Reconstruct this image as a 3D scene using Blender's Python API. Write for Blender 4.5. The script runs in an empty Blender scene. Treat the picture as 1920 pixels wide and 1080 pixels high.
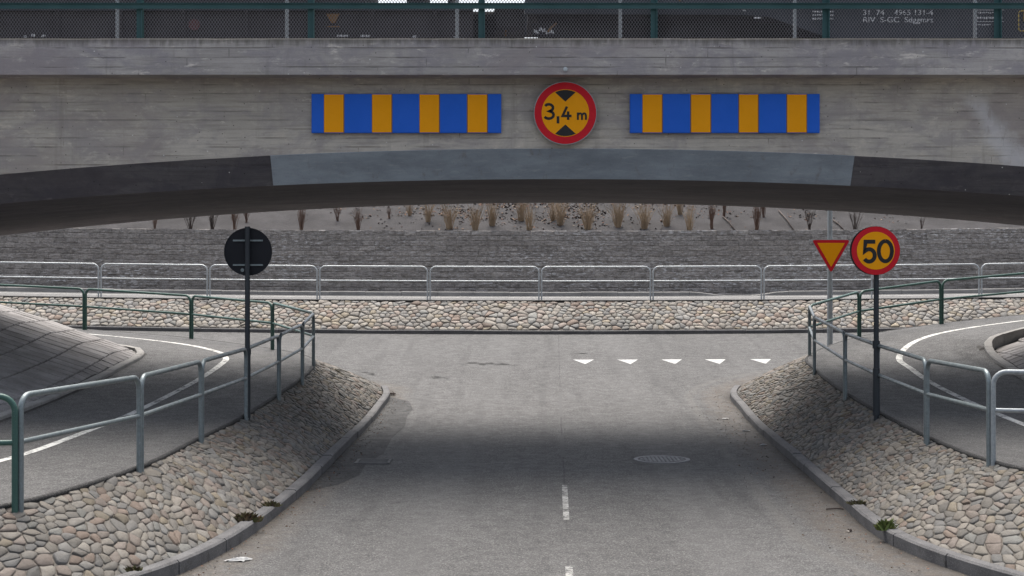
import bpy, bmesh, math, random
import numpy as np
from mathutils import Vector, Matrix, noise as mnoise
R = math.radians
random.seed(7)
scene = bpy.context.scene
COL = scene.collection

# ------------------------------------------------------------------ camera, sky, sun, exposure
F = 2700.0; HC = 2.6; HOR = 510.0          # focal length in photo pixels, eye height, horizon row
cam = bpy.data.cameras.new('camera'); co = bpy.data.objects.new('camera', cam); COL.objects.link(co)
co.location = (0, 0, HC); co.rotation_euler = (R(90), 0, 0)
cam.sensor_width = 36; cam.lens = F/1920*36; cam.shift_y = -30/1920
cam.clip_start = 0.1; cam.clip_end = 3000
scene.camera = co

SUN = Vector((-0.06, 0.40, 0.915)).normalized()
world = bpy.data.worlds.new('World'); scene.world = world; world.use_nodes = True
wt = world.node_tree; wt.nodes.clear()
sky = wt.nodes.new('ShaderNodeTexSky'); sky.sky_type = 'NISHITA'; sky.sun_disc = False
sky.sun_elevation = math.asin(SUN.z); sky.sun_rotation = math.atan2(SUN.x, SUN.y)
sky.air_density = 1.0; sky.dust_density = 5.0; sky.ozone_density = 1.0
hs = wt.nodes.new('ShaderNodeHueSaturation'); hs.inputs['Saturation'].default_value = 0.55
bg = wt.nodes.new('ShaderNodeBackground'); bg.inputs['Strength'].default_value = 0.085
wo = wt.nodes.new('ShaderNodeOutputWorld')
wt.links.new(sky.outputs[0], hs.inputs['Color']); wt.links.new(hs.outputs[0], bg.inputs[0]); wt.links.new(bg.outputs[0], wo.inputs[0])
sl = bpy.data.lights.new('sun', 'SUN'); sl.energy = 1.5; sl.angle = R(54); sl.color = (1, .95, .87)
so = bpy.data.objects.new('sun', sl); COL.objects.link(so); so.location = SUN*60
so.rotation_euler = SUN.to_track_quat('Z', 'Y').to_euler()
vs = scene.view_settings
vs.view_transform = 'Standard'; vs.look = 'None'; vs.gamma = 1; vs.use_curve_mapping = False
vs.exposure = 1.62
scene.cycles.max_bounces = 6; scene.cycles.diffuse_bounces = 4

# ------------------------------------------------------------------ helpers: objects
def P(px, py, Y):                       # photo pixel seen at distance Y -> world point
    return Vector(((px-960)*Y/F, Y, HC-(py-HOR)*Y/F))
def smoothstep(a, b, x):
    t = min(1, max(0, (x-a)/(b-a))); return t*t*(3-2*t)
def tag(o, label=None, cat=None, group=None, kind=None):
    if label: o['label'] = label
    if cat: o['category'] = cat
    if group: o['group'] = group
    if kind: o['kind'] = kind
    return o
def empty(name, loc, label=None, cat=None, group=None, kind=None):
    o = bpy.data.objects.new(name, None); COL.objects.link(o); o.location = loc
    o.empty_display_size = .2
    return tag(o, label, cat, group, kind)
def link(name, me, parent=None):
    o = bpy.data.objects.new(name, me); COL.objects.link(o)
    if parent is not None:
        o.parent = parent
        if parent.type == 'EMPTY': o.matrix_parent_inverse = Matrix.Translation(-parent.location)   # meshes sit at the origin
    return o
class MB:
    """collects vertices and faces in world coordinates"""
    def __init__(s): s.v = []; s.f = []; s.m = []; s.tint = []; s.cur = 0; s.t = (1, 1, 1)
    def add(s, vs, fs):
        b = len(s.v); s.v += [tuple(v) for v in vs]
        for f in fs: s.f.append(tuple(b+i for i in f)); s.m.append(s.cur); s.tint.append(s.t)
        return s
    def box(s, x0, x1, y0, y1, z0, z1):
        v = [(x, y, z) for z in (z0, z1) for y in (y0, y1) for x in (x0, x1)]
        return s.add(v, [(0, 2, 3, 1), (4, 5, 7, 6), (0, 1, 5, 4), (2, 6, 7, 3), (0, 4, 6, 2), (1, 3, 7, 5)])
    def prism(s, pts, d):               # planar polygon extruded along d
        n = len(pts); d = Vector(d); v = [Vector(p) for p in pts]; v += [p+d for p in v]
        return s.add(v, [tuple(range(n)), tuple(reversed(range(n, 2*n)))] + [(i, i+n, (i+1) % n+n, (i+1) % n) for i in range(n)])
    def tube(s, pts, r, n=8, caps=True, r2=None):
        pts = [Vector(p) for p in pts]; m = len(pts); rings = []; u = None
        for i, p in enumerate(pts):
            d = (pts[min(i+1, m-1)]-pts[max(i-1, 0)]).normalized()
            if u is None:
                u = d.orthogonal().normalized()
            else:
                u = (u-d*u.dot(d)).normalized()
            w = d.cross(u); rr = r if r2 is None else r+(r2-r)*i/(m-1)
            rings += [p+u*rr*math.cos(2*math.pi*k/n)+w*rr*math.sin(2*math.pi*k/n) for k in range(n)]
        fs = [(i*n+k, i*n+(k+1) % n, (i+1)*n+(k+1) % n, (i+1)*n+k) for i in range(m-1) for k in range(n)]
        if caps: fs += [tuple(reversed(range(n))), tuple((m-1)*n+k for k in range(n))]
        return s.add(rings, fs)
    def disc(s, c, r, th, n=48, ang=0, r0=0, yaw=0):   # short cylinder facing -Y (front at c.y), thickness going +Y
        c = Vector(c); rot = Matrix.Rotation(yaw, 3, 'Z')
        def ring(rr, y): return [c+rot@Vector((rr*math.cos(2*math.pi*k/n), y, rr*math.sin(2*math.pi*k/n))) for k in range(n)]
        if r0 == 0:
            v = ring(r, 0)+ring(r, th)
            return s.add(v, [tuple(range(n)), tuple(reversed(range(n, 2*n)))]+[(i, i+n, (i+1) % n+n, (i+1) % n) for i in range(n)])
        v = ring(r, 0)+ring(r, th)+ring(r0, th)+ring(r0, 0)
        fs = []
        for q in range(4):
            a, b = q*n, ((q+1) % 4)*n
            fs += [(a+i, b+i, b+(i+1) % n, a+(i+1) % n) for i in range(n)]
        return s.add(v, fs)
    def strip(s, pts, w, front, th=.0012):  # lettering stroke in XZ at y=front, mitred
        n = len(pts); L = []; Rr = []
        P2 = [Vector(p) for p in pts]
        for i in range(n):
            a = (P2[i]-P2[i-1]).normalized() if i else None
            b = (P2[i+1]-P2[i]).normalized() if i < n-1 else None
            if a is None: a = b
            if b is None: b = a
            t = (a+b).normalized(); k = 1/max(.5, t.dot(a)); nn = Vector((-t.y, t.x))*w/2*k
            L.append(P2[i]+nn); Rr.append(P2[i]-nn)
        v = [(q.x, front, q.y) for q in L]+[(q.x, front, q.y) for q in Rr]
        v += [(x, y+th, z) for x, y, z in v]; m = 2*n
        fs = [(i, i+1, n+i+1, n+i) for i in range(n-1)]+[(m+i, m+n+i, m+n+i+1, m+i+1) for i in range(n-1)]
        fs += [(i, m+i, m+i+1, i+1) for i in range(n-1)]+[(n+i, n+i+1, m+n+i+1, m+n+i) for i in range(n-1)]
        fs += [(0, n, m+n, m), (n-1, m+n-1, m+m-1, m//2*2-1)]
        return s.add(v, fs)
    def mesh(s, name, mats, smooth=False, fix=True, tint=False):
        me = bpy.data.meshes.new(name); me.from_pydata(s.v, [], s.f); me.update()
        if not isinstance(mats, (list, tuple)): mats = [mats]
        for m in mats: me.materials.append(m)
        if len(mats) > 1: me.polygons.foreach_set('material_index', s.m)
        if tint:
            a = me.attributes.new('tint', 'FLOAT_COLOR', 'FACE')
            a.data.foreach_set('color', [c for t in s.tint for c in (*t, 1)])
        if fix:
            bm = bmesh.new(); bm.from_mesh(me); bmesh.ops.recalc_face_normals(bm, faces=bm.faces); bm.to_mesh(me); bm.free()
        if smooth is True: me.polygons.foreach_set('use_smooth', [True]*len(me.polygons))
        elif smooth: me.polygons.foreach_set('use_smooth', [True]*len(me.polygons)); me.set_sharp_from_angle(angle=R(smooth))
        return me
    def build(s, name, mats, parent=None, **k): return link(name, s.mesh(name, mats, **k), parent)
def bevel(o, w, seg=1):
    bm = bmesh.new(); bm.from_mesh(o.data)
    bmesh.ops.bevel(bm, geom=[e for e in bm.edges if len(e.link_faces) == 2 and e.calc_face_angle(0) > .5], offset=w, segments=seg, affect='EDGES', profile=.5)
    bm.to_mesh(o.data); bm.free(); return o
def catmull(nodes, k):                  # nodes: list of tuples, k points per span
    A = np.array(nodes, float); out = []
    for i in range(len(A)-1):
        p0, p1, p2, p3 = A[max(i-1, 0)], A[i], A[i+1], A[min(i+2, len(A)-1)]
        for j in range(k):
            t = j/k
            out.append(.5*(2*p1+(p2-p0)*t+(2*p0-5*p1+4*p2-p3)*t*t+(3*p1-p0-3*p2+p3)*t**3))
    out.append(A[-1]); return np.array(out)

# ------------------------------------------------------------------ helpers: materials
class N:
    def __init__(s, name):
        s.mat = bpy.data.materials.new(name); s.mat.use_nodes = True; s.t = s.mat.node_tree
        s.b = s.t.nodes['Principled BSDF']; s._p = None
    def new(s, ty, **kw):
        n = s.t.nodes.new(ty)
        for k, v in kw.items(): setattr(n, k, v)
        return n
    def put(s, sock, v):
        if isinstance(v, bpy.types.NodeSocket): s.t.links.new(v, sock)
        else:
            if sock.type == 'RGBA' and len(v) == 3: v = (*v, 1)
            sock.default_value = v
    @property
    def pos(s):                          # object coordinates (= world, objects sit at the origin)
        if s._p is None: s._p = s.new('ShaderNodeTexCoord').outputs['Object']
        return s._p
    def gpos(s): return s.new('ShaderNodeNewGeometry').outputs['Position']
    def scale(s, v, sc, loc=(0, 0, 0), rot=(0, 0, 0)):
        n = s.new('ShaderNodeMapping'); s.put(n.inputs[0], v); n.inputs['Scale'].default_value = sc
        n.inputs['Location'].default_value = loc; n.inputs['Rotation'].default_value = rot; return n.outputs[0]
    def noise(s, v, sc, det=4, ro=.55, dis=0):
        n = s.new('ShaderNodeTexNoise'); s.put(n.inputs['Vector'], v); n.inputs['Scale'].default_value = sc
        n.inputs['Detail'].default_value = det; n.inputs['Roughness'].default_value = ro; n.inputs['Distortion'].default_value = dis
        return n.outputs['Fac']
    def vor(s, v, sc, feature='F1', out='Distance'):
        n = s.new('ShaderNodeTexVoronoi', feature=feature); s.put(n.inputs['Vector'], v); n.inputs['Scale'].default_value = sc
        return n.outputs[out]
    def m(s, op, a, b=0, c=0, clamp=False):
        n = s.new('ShaderNodeMath', operation=op, use_clamp=clamp)
        s.put(n.inputs[0], a); s.put(n.inputs[1], b); s.put(n.inputs[2], c); return n.outputs[0]
    def mr(s, v, a, b, c=0, d=1, smooth=True):
        n = s.new('ShaderNodeMapRange', interpolation_type='SMOOTHSTEP' if smooth else 'LINEAR')
        for i, x in enumerate((v, a, b, c, d)): s.put(n.inputs[i], x)
        return n.outputs[0]
    def ramp(s, f, st):
        n = s.new('ShaderNodeValToRGB'); s.put(n.inputs[0], f); e = n.color_ramp.elements
        while len(e) < len(st): e.new(.5)
        for q, (p, c) in zip(e, st): q.position = p; q.color = (*c, 1) if len(c) == 3 else c
        return n.outputs[0]
    def mix(s, f, a, b, blend='MIX'):
        n = s.new('ShaderNodeMix', data_type='RGBA', blend_type=blend); n.clamp_factor = True
        s.put(n.inputs[0], f); s.put(n.inputs[6], a); s.put(n.inputs[7], b); return n.outputs[2]
    def xyz(s, v):
        n = s.new('ShaderNodeSeparateXYZ'); s.put(n.inputs[0], v); return n.outputs
    def comb(s, x=0, y=0, z=0):
        n = s.new('ShaderNodeCombineXYZ'); s.put(n.inputs[0], x); s.put(n.inputs[1], y); s.put(n.inputs[2], z); return n.outputs[0]
    def attr(s, name, out='Color'):
        n = s.new('ShaderNodeAttribute', attribute_name=name); return n.outputs[out]
    def white(s, v):
        n = s.new('ShaderNodeTexWhiteNoise', noise_dimensions='3D'); s.put(n.inputs['Vector'], v); return n.outputs['Value']
    def bump(s, h, st=.5, d=.01, base=None):
        n = s.new('ShaderNodeBump'); s.put(n.inputs['Height'], h); n.inputs['Strength'].default_value = st; n.inputs['Distance'].default_value = d
        if base is not None: s.put(n.inputs['Normal'], base)
        return n.outputs[0]
    def out(s, col=None, rough=.8, nrm=None, metal=0, spec=.3):
        if col is not None: s.put(s.b.inputs['Base Color'], col)
        s.put(s.b.inputs['Roughness'], rough); s.put(s.b.inputs['Metallic'], metal)
        s.b.inputs['Specular IOR Level'].default_value = spec
        if nrm is not None: s.put(s.b.inputs['Normal'], nrm)
        return s.mat
def g(v, w=0): return (v*(1+w), v, v*(1-w))

def paint(name, col, rough=.45, var=.25, spec=.35, metal=0, dirt=(.05, .045, .04), dirty=.3, sc=3):
    n = N(name); p = n.pos
    f = n.noise(p, sc, 6, .6); f2 = n.noise(p, sc*14, 3, .6)
    c = n.mix(n.mr(f, .35, .75, 0, var), col, tuple(x*.55 for x in col))
    c = n.mix(n.mr(f2, .58, .75, 0, dirty), c, dirt)
    return n.out(c, n.mr(f, .3, .7, rough-.08, rough+.12), n.bump(f2, .12, .002), metal, spec)

def concrete(name, base, board=.118, axis='z', dark=.45, stain=True, streak=False, speck=True, seam=.5, rough=.88, mott=1.0):
    n = N(name); p = n.pos; x, y, z = n.xyz(p)
    w = n.m('MULTIPLY', n.m('SUBTRACT', n.noise(n.scale(p, (.6, .6, .6)), 1, 2), .5), .012)
    zz = n.m('ADD', z if axis == 'z' else y, w)
    q = n.m('DIVIDE', zz, board); row = n.m('FLOOR', q); fr = n.m('FRACT', q)
    seg = n.m('FLOOR', n.m('ADD', n.m('DIVIDE', x, 3.1), n.m('MULTIPLY', n.white(n.comb(row, 3, 1)), 7)))
    tone = n.white(n.comb(row, seg, 0))
    edge = n.m('MINIMUM', fr, n.m('SUBTRACT', 1, fr))
    line = n.m('SUBTRACT', 1, n.mr(edge, 0, .13))
    brk = n.mr(n.noise(n.scale(p, (.55, .55, 3)), 2.2, 5, .65), .45, .62)
    line = n.m('MULTIPLY', line, brk)
    big = n.noise(n.scale(p, (.5, .5, .9)), .9, 7, .62)
    hor = n.noise(n.scale(p, (1.2, 1.2, 22)) if axis == 'z' else n.scale(p, (1.2, 22, 22)), 1.1, 6, .68)
    fine = n.noise(p, 34, 5, .72); blot = n.noise(n.scale(p, (1.2, 1, 2.4)), 3.4, 6, .7, .3)
    b = Vector(base)
    c = n.mix(n.mr(big, .3, .72), tuple(b*1.15), tuple(b*.84))
    c = n.mix(n.m('MULTIPLY', n.mr(tone, 0, 1, 0, .30), 1), c, tuple(b*.62))
    c = n.mix(n.mr(hor, .45, .72, 0, .55), c, tuple(b*dark))
    cl = n.noise(n.scale(p, (.9, 1, 1.5), (3, 1, 2)), 1.6, 7, .7, .6)
    c = n.mix(n.mr(cl, .42, .62, 0, .45*mott), c, (b.x*.60, b.y*.60, b.z*.68))
    drip = n.noise(n.scale(p, (4.5, 4.5, .35)), 1.5, 5, .65); c = n.mix(n.mr(drip, .55, .78, 0, .4*mott), c, tuple(b*.5))
    c = n.mix(n.mr(n.noise(n.scale(p, (1.4, 1, 5), (7, 0, 1)), 2.0, 6, .72), .58, .72, 0, .55*mott), c, (b.x*1.5, b.y*1.48, b.z*1.42))
    bt = n.m('FRACT', n.m('ADD', n.m('DIVIDE', x, 3.1), n.m('MULTIPLY', n.white(n.comb(row, 3, 1)), 7)))
    line = n.m('MAXIMUM', line, n.m('MULTIPLY', n.m('LESS_THAN', bt, .0035), brk))
    c = n.mix(n.mr(n.noise(n.scale(p, (.35, 1, .8), (1, 5, 2)), 1.3, 6, .68), .5, .66, 0, .4*mott), c, (b.x*.62, b.y*.58, b.z*.62))
    c = n.mix(n.mr(blot, .55, .75, 0, .5), c, (b.x*1.35, b.y*1.33, b.z*1.27))
    c = n.mix(n.mr(fine, .3, .8, 0, .5), tuple(b*.75) if False else c, n.mix(.35, c, tuple(b*.5)))
    c = n.mix(n.m('MULTIPLY', line, seam), c, tuple(b*.32))
    if speck:
        sp = n.vor(p, 6.5); c = n.mix(n.m('MULTIPLY', n.m('LESS_THAN', sp, .055), n.mr(n.noise(p, 1.7, 3), .46, .52)), c, (.62, .61, .58))
        pit = n.vor(n.scale(p, (1, 1, 1), (3.1, 2.2, .7)), 9); c = n.mix(n.m('LESS_THAN', pit, .07), c, tuple(b*.3))
    if streak:                           # the pale water stain on the right of the face
        t = n.mr(z, 3.95, 5.0, 0, 1, False)
        cx = n.m('SUBTRACT', 6.72, n.m('MULTIPLY', t, .72))
        d = n.m('ABSOLUTE', n.m('SUBTRACT', n.m('ADD', x, n.m('MULTIPLY', n.m('SUBTRACT', n.noise(p, 3.2, 5, .6), .5), .5)), cx))
        k = n.m('MULTIPLY', n.m('SUBTRACT', 1, n.mr(d, .02, .26)), n.mr(n.noise(n.scale(p, (3, 3, 1)), 4, 5, .7), .25, .5))
        k = n.m('MULTIPLY', k, n.m('SUBTRACT', 1, n.mr(z, 4.75, 5.05)))
        c = n.mix(n.m('MULTIPLY', k, .55), c, (.62, .61, .615))
    if stain:                            # weathered, mossy upper rim
        k = n.mr(n.m('ADD', z, n.m('MULTIPLY', n.noise(n.scale(p, (6, 6, .8)), 2.2, 5, .7), .22)), 5.62, 5.74)
        c = n.mix(n.m('MULTIPLY', k, .75), c, (.085, .078, .062))
    h = n.m('ADD', n.m('MULTIPLY', line, -1.2), n.m('ADD', n.m('MULTIPLY', fine, .5), n.m('MULTIPLY', tone, .5)))
    return n.out(c, rough, n.bump(h, .5, .012), spec=.2)

def asphalt(name, lo, hi, road=False, tintc=(1.0, .985, .985)):
    n = N(name); p = n.gpos(); x, y, z = n.xyz(p); T = Vector(tintc)
    big = n.noise(n.scale(p, (.5, .22, 1)), 1.1, 6, .6); mid = n.noise(p, 5, 5, .65)
    agg = n.vor(p, 90, out='Color'); ag = n.xyz(agg)[0]; fine = n.noise(p, 60, 3, .8)
    c = n.mix(n.mr(big, .3, .7), tuple(T*lo), tuple(T*hi))
    c = n.mix(n.mr(mid, .35, .75, 0, .35), c, tuple(T*lo*.75))
    c = n.mix(n.mr(fine, .42, .72, 0, .55), c, tuple(T*lo*.5))
    c = n.mix(n.m('MULTIPLY', n.m('GREATER_THAN', ag, .80), .6), c, tuple(Vector((1.02, 1, .97))*hi*2.1))
    c = n.mix(n.m('MULTIPLY', n.m('LESS_THAN', ag, .16), .55), c, tuple(T*lo*.35))
    if road:
        dl = n.attr('kerb_left', 'Fac'); dr = n.attr('kerb_right', 'Fac')
        wob = n.m('MULTIPLY', n.m('SUBTRACT', n.noise(n.scale(p, (1.2, .5, 1)), 1.6, 5, .6), .5), .6)
        lat = n.m('SUBTRACT', n.m('SUBTRACT', x, .14), n.m('MULTIPLY', y, .0285))
        # polished wheel tracks and the dark oily strip of each lane
        tr = n.m('ABSOLUTE', n.m('SUBTRACT', n.m('ABSOLUTE', lat), 1.45))
        c = n.mix(n.m('MULTIPLY', n.m('SUBTRACT', 1, n.mr(n.m('ABSOLUTE', n.m('SUBTRACT', n.m('ADD', lat, n.m('MULTIPLY', wob, .25)), -.30)), .0, .12)), .16), c, tuple(T*lo*.55))
        lane = n.noise(n.scale(p, (1.9, .10, 1)), 1.4, 5, .6); c = n.mix(n.mr(lane, .5, .7, 0, .4), c, tuple(T*lo*.62))
        c = n.mix(n.m('MULTIPLY', n.m('SUBTRACT', 1, n.mr(tr, .1, .5)), .22), c, tuple(T*hi*1.25))
        seam = n.m('ABSOLUTE', n.m('ADD', lat, n.m('MULTIPLY', wob, .06))); c = n.mix(n.m('MULTIPLY', n.m('LESS_THAN', seam, .010), n.mr(n.noise(n.scale(p, (1, .6, 1)), 1.3, 3), .44, .5, 0, .45)), c, tuple(T*lo*.35))
        oil = n.noise(n.scale(p, (1.3, .6, 1), (4.3, 1.7, 0)), 1.2, 6, .7); c = n.mix(n.mr(oil, .62, .72, 0, .5), c, tuple(T*lo*.45))
        # sand and leaf dirt swept against the kerbs
        sand = n.m('SUBTRACT', 1, n.mr(n.m('ADD', dr, wob), .3, .7))
        grit = n.mr(n.noise(p, 9, 6, .75), .32, .6)
        c = n.mix(n.m('MULTIPLY', sand, n.m('MULTIPLY', grit, .7)), c, (.088, .072, .058))
        band = n.m('SUBTRACT', 1, n.mr(n.m('ABSOLUTE', n.m('SUBTRACT', n.m('ADD', dr, n.m('MULTIPLY', wob, .25)), .78)), .0, .14))
        c = n.mix(n.m('MULTIPLY', band, .28), c, (.13, .122, .112))
        gut = n.m('SUBTRACT', 1, n.mr(n.m('ADD', n.m('MINIMUM', dl, dr), n.m('MULTIPLY', wob, .3)), .02, .2))
        c = n.mix(n.m('MULTIPLY', gut, .75), c, (.035, .031, .028))
        sand2 = n.m('SUBTRACT', 1, n.mr(n.m('ADD', dl, wob), .2, .55))
        c = n.mix(n.m('MULTIPLY', sand2, n.m('MULTIPLY', grit, .4)), c, (.12, .10, .08))
    return n.out(c, n.mr(mid, .3, .7, .72, .9), n.bump(n.m('ADD', fine, n.m('MULTIPLY', ag, .6)), .35, .006), spec=.3)

M = {}
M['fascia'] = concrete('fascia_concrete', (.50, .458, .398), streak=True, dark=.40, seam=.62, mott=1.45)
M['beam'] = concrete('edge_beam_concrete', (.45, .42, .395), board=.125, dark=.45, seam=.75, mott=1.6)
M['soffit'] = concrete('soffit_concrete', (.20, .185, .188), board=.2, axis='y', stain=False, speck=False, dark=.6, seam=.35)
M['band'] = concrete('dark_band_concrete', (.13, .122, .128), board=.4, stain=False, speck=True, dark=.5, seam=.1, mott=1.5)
M['asphalt'] = asphalt('road_asphalt', .062, .090, road=True)
M['path'] = asphalt('path_asphalt', .060, .088)
M['patch'] = asphalt('patch_asphalt', .030, .044)
M['farpath'] = asphalt('far_path_asphalt', .11, .14)

def stone_mat(name, amt=1.0):
    n = N(name); p = n.pos; t = n.attr('tint')
    f = n.noise(p, 14, 6, .7); s = n.noise(p, 60, 4, .75); big = n.noise(p, .8, 4, .6)
    c = n.mix(n.mr(f, .32, .72, 0, .5), t, n.mix(1, t, (.62, .58, .55), 'MULTIPLY'))
    c = n.mix(n.mr(s, .5, .75, 0, .45), c, n.mix(1, t, (1.35, 1.3, 1.25), 'MULTIPLY'))
    c = n.mix(n.mr(big, .5, .75, 0, .35*amt), c, (.10, .092, .085))
    c = n.mix(n.mr(n.noise(p, 26, 5, .75), .54, .66, 0, .55), c, n.mix(1, t, (.5, .47, .44), 'MULTIPLY')); c = n.mix(n.mr(n.noise(n.scale(p, (1, 1, 1), (5, 3, 1)), 5, 5, .7), .56, .7, 0, .5), c, (.15, .135, .115))
    return n.out(c, .78, n.bump(n.m('ADD', f, n.m('MULTIPLY', s, .6)), .5, .012), spec=.25)
M['cobble'] = stone_mat('cobble_stone')
n = N('mortar'); f = n.noise(n.pos, 11, 5, .7)
M['mortar'] = n.out(n.ramp(f, [(.3, (.10, .092, .082)), (.7, (.20, .183, .162))]), .95, n.bump(f, .6, .02), spec=.1)
n = N('slab_joint'); f = n.noise(n.pos, 9, 5, .7)
M['joint'] = n.out(n.ramp(f, [(.3, (.05, .048, .047)), (.7, (.09, .086, .083))]), .95, n.bump(f, .5, .01), spec=.1)
n = N('granite_kerb'); p = n.pos; f = n.noise(p, 3, 5, .6); s = n.noise(p, 70, 3, .8)
c = n.mix(n.mr(f, .3, .7), (.125, .123, .125), (.08, .079, .082)); c = n.mix(n.mr(s, .5, .7, 0, .6), c, (.25, .245, .24))
c = n.mix(n.mr(n.noise(p, 7, 5, .7), .56, .72, 0, .6), c, (.05, .047, .042))
M['kerb'] = n.out(c, .8, n.bump(s, .35, .006), spec=.25)
n = N('pale_kerb'); p = n.pos; f = n.noise(p, 2.5, 5, .6); s = n.noise(p, 40, 3, .8)
c = n.mix(n.mr(f, .3, .7), (.34, .33, .315), (.25, .243, .232)); c = n.mix(n.mr(s, .5, .75, 0, .5), c, (.15, .145, .14))
M['palekerb'] = n.out(c, .85, n.bump(s, .3, .006), spec=.2)
n = N('slab_concrete'); p = n.pos; f = n.noise(p, 2.2, 6, .65); s = n.noise(p, 45, 4, .75); t = n.attr('tint')
c = n.mix(n.mr(f, .3, .72), t, n.mix(1, t, (.6, .59, .58), 'MULTIPLY')); c = n.mix(n.mr(s, .5, .75, 0, .4), c, (.06, .058, .055))
M['slab'] = n.out(c, .88, n.bump(s, .3, .006), spec=.2)
n = N('wall_block'); p = n.pos; f = n.noise(n.scale(p, (1, 1, 3)), 6, 6, .72); s = n.noise(p, 24, 5, .75); t = n.attr('tint')
big = n.noise(n.scale(p, (.25, 1, 2.2)), 1, 4, .6)
c = n.mix(n.mr(f, .35, .65), t, n.mix(1, t, (.48, .47, .46), 'MULTIPLY')); c = n.mix(n.mr(s, .48, .72, 0, .6), c, n.mix(1, t, (1.7, 1.66, 1.58), 'MULTIPLY'))
wf = n.noise(n.scale(p, (2.6, 1, 9)), 2.2, 6, .75); zone = n.mr(n.noise(n.scale(p, (.16, 1, .9), (2.6, 0, .3)), 1, 3), .40, .60)
c = n.mix(n.m('MULTIPLY', n.mr(wf, .53, .60), n.m('MULTIPLY', zone, .8)), c, (.72, .71, .71))
M['block'] = n.out(c, .92, n.bump(n.m('ADD', f, s), .9, .03), spec=.12)
n = N('sand_bank'); p = n.pos; f = n.noise(p, 1.2, 6, .65); s = n.noise(p, 18, 6, .75)
c = n.mix(n.mr(f, .3, .7), (.075, .072, .074), (.05, .048, .049)); c = n.mix(n.mr(s, .48, .68, 0, .65), c, (.055, .05, .048))
M['sand'] = n.out(c, .95, n.bump(s, .7, .03), spec=.1)
n = N('earth'); p = n.pos; f = n.noise(p, .4, 6, .65)
M['earth'] = n.out(n.ramp(f, [(.3, (.05, .055, .03)), (.7, (.09, .08, .05))]), .95, n.bump(f, .5, .05), spec=.1)
n = N('ballast'); p = n.pos; f = n.xyz(n.vor(p, 22, out='Color'))[0]
M['ballast'] = n.out(n.ramp(f, [(0, (.05, .045, .04)), (1, (.16, .145, .13))]), .95, n.bump(n.vor(p, 22), 1, .04), spec=.1)

def line_paint(name, wear, base=(.62, .62, .60), under=(.074, .073, .073)):
    n = N(name); p = n.gpos(); f = n.noise(p, 18, 6, .75); b = n.noise(p, 3, 4, .6)
    k = n.mr(n.m('ADD', n.m('MULTIPLY', f, .65), n.m('MULTIPLY', b, .35)), wear-.07, wear+.07)
    return n.out(n.mix(k, base, under), .75, n.bump(f, .3, .004), spec=.25)
M['white_mark'] = line_paint('white_road_paint', .57, (.44, .44, .43))
M['dash_mark'] = line_paint('worn_dash_paint', .50, (.34, .34, .325))
M['faint_mark'] = line_paint('faint_dash_paint', .34, (.30, .30, .285))
M['path_mark'] = line_paint('path_line_paint', .54, (.58, .58, .55))

def galv(name, col, green=0, rough=.42):
    n = N(name); p = n.pos; f = n.noise(p, 9, 5, .65); s = n.vor(p, 55, out='Color'); sv = n.xyz(s)[0]
    C = Vector(col)
    c = n.mix(n.mr(sv, 0, 1, 0, .5), tuple(C), tuple(C*.72)); c = n.mix(n.mr(f, .45, .75, 0, .5), c, tuple(C*.55))
    c = n.mix(n.mr(n.noise(p, 30, 4, .7), .62, .74, 0, .7), c, (.42, .43, .42))
    return n.out(c, n.mr(f, .3, .7, rough-.1, rough+.12), n.bump(sv, .08, .002), .35, .45)
M['galv'] = galv('galvanised_steel', (.34, .37, .385))
M['galv_bright'] = galv('bright_galvanised_steel', (.50, .53, .545))
M['rail_grey'] = galv('dull_railing_steel', (.20, .235, .245))
M['rail_green'] = paint('green_railing_paint', (.045, .105, .088), .42, .3, dirt=(.22, .25, .24), dirty=.35, sc=7)
M['fence_green'] = paint('green_fence_paint', (.035, .095, .098), .5, .3, dirt=(.02, .03, .03), dirty=.3)
M['mesh_wire'] = paint('fence_wire', (.17, .16, .17), .55, .3)
M['sign_blue'] = paint('sign_blue', (.020, .125, .60), .5, .1, .15, dirt=(.02, .05, .2), dirty=.2, sc=4)
M['sign_yellow'] = paint('sign_yellow', (.88, .35, .002), .5, .08, .15, dirt=(.5, .2, .01), dirty=.2, sc=4)
M['sign_red'] = paint('sign_red', (.58, .014, .026), .5, .1, .15, dirt=(.25, .03, .03), dirty=.25, sc=4)
M['sign_black'] = paint('sign_black', (.012, .012, .013), .45, .1, dirty=.1)
M['sign_edge'] = paint('sign_edge_metal', (.32, .33, .34), .45, .2, metal=.5)
M['sign_brown'] = paint('sign_seam', (.16, .085, .05), .6, .2)
M['sign_back'] = paint('sign_back_grey', (.017, .018, .022), .6, .2, .15, dirt=(.03, .03, .033), dirty=.25)
M['black_post'] = paint('dark_post_paint', (.030, .036, .042), .5, .3, dirt=(.08, .08, .08), dirty=.25)
M['plate'] = None
n = N('blue_grey_plate'); p = n.pos; x, y, z = n.xyz(p)
f = n.noise(n.scale(p, (.7, 1, 2.2)), 1.6, 7, .68); s = n.noise(n.scale(p, (1.2, 3, 9)), 3, 6, .75); fi = n.noise(p, 40, 4, .7)
c = n.mix(n.mr(f, .3, .72), (.33, .375, .42), (.215, .245, .28)); c = n.mix(n.mr(s, .52, .75, 0, .6), c, (.42, .45, .475))
c = n.mix(n.mr(n.noise(n.scale(p, (5, 5, .9)), 1.5, 5, .7), .56, .72, 0, .5), c, (.20, .185, .165))
c = n.mix(n.mr(n.noise(p, 6, 6, .8), .66, .74, 0, .7), c, (.045, .045, .05)); c = n.mix(n.mr(fi, .55, .8, 0, .4), c, (.08, .09, .10))
M['plate'] = n.out(c, .62, n.bump(f, .25, .01), spec=.3)
M['wagon'] = paint('wagon_grey', (.040, .046, .056), .6, .35, dirt=(.03, .026, .022), dirty=.4)
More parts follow.
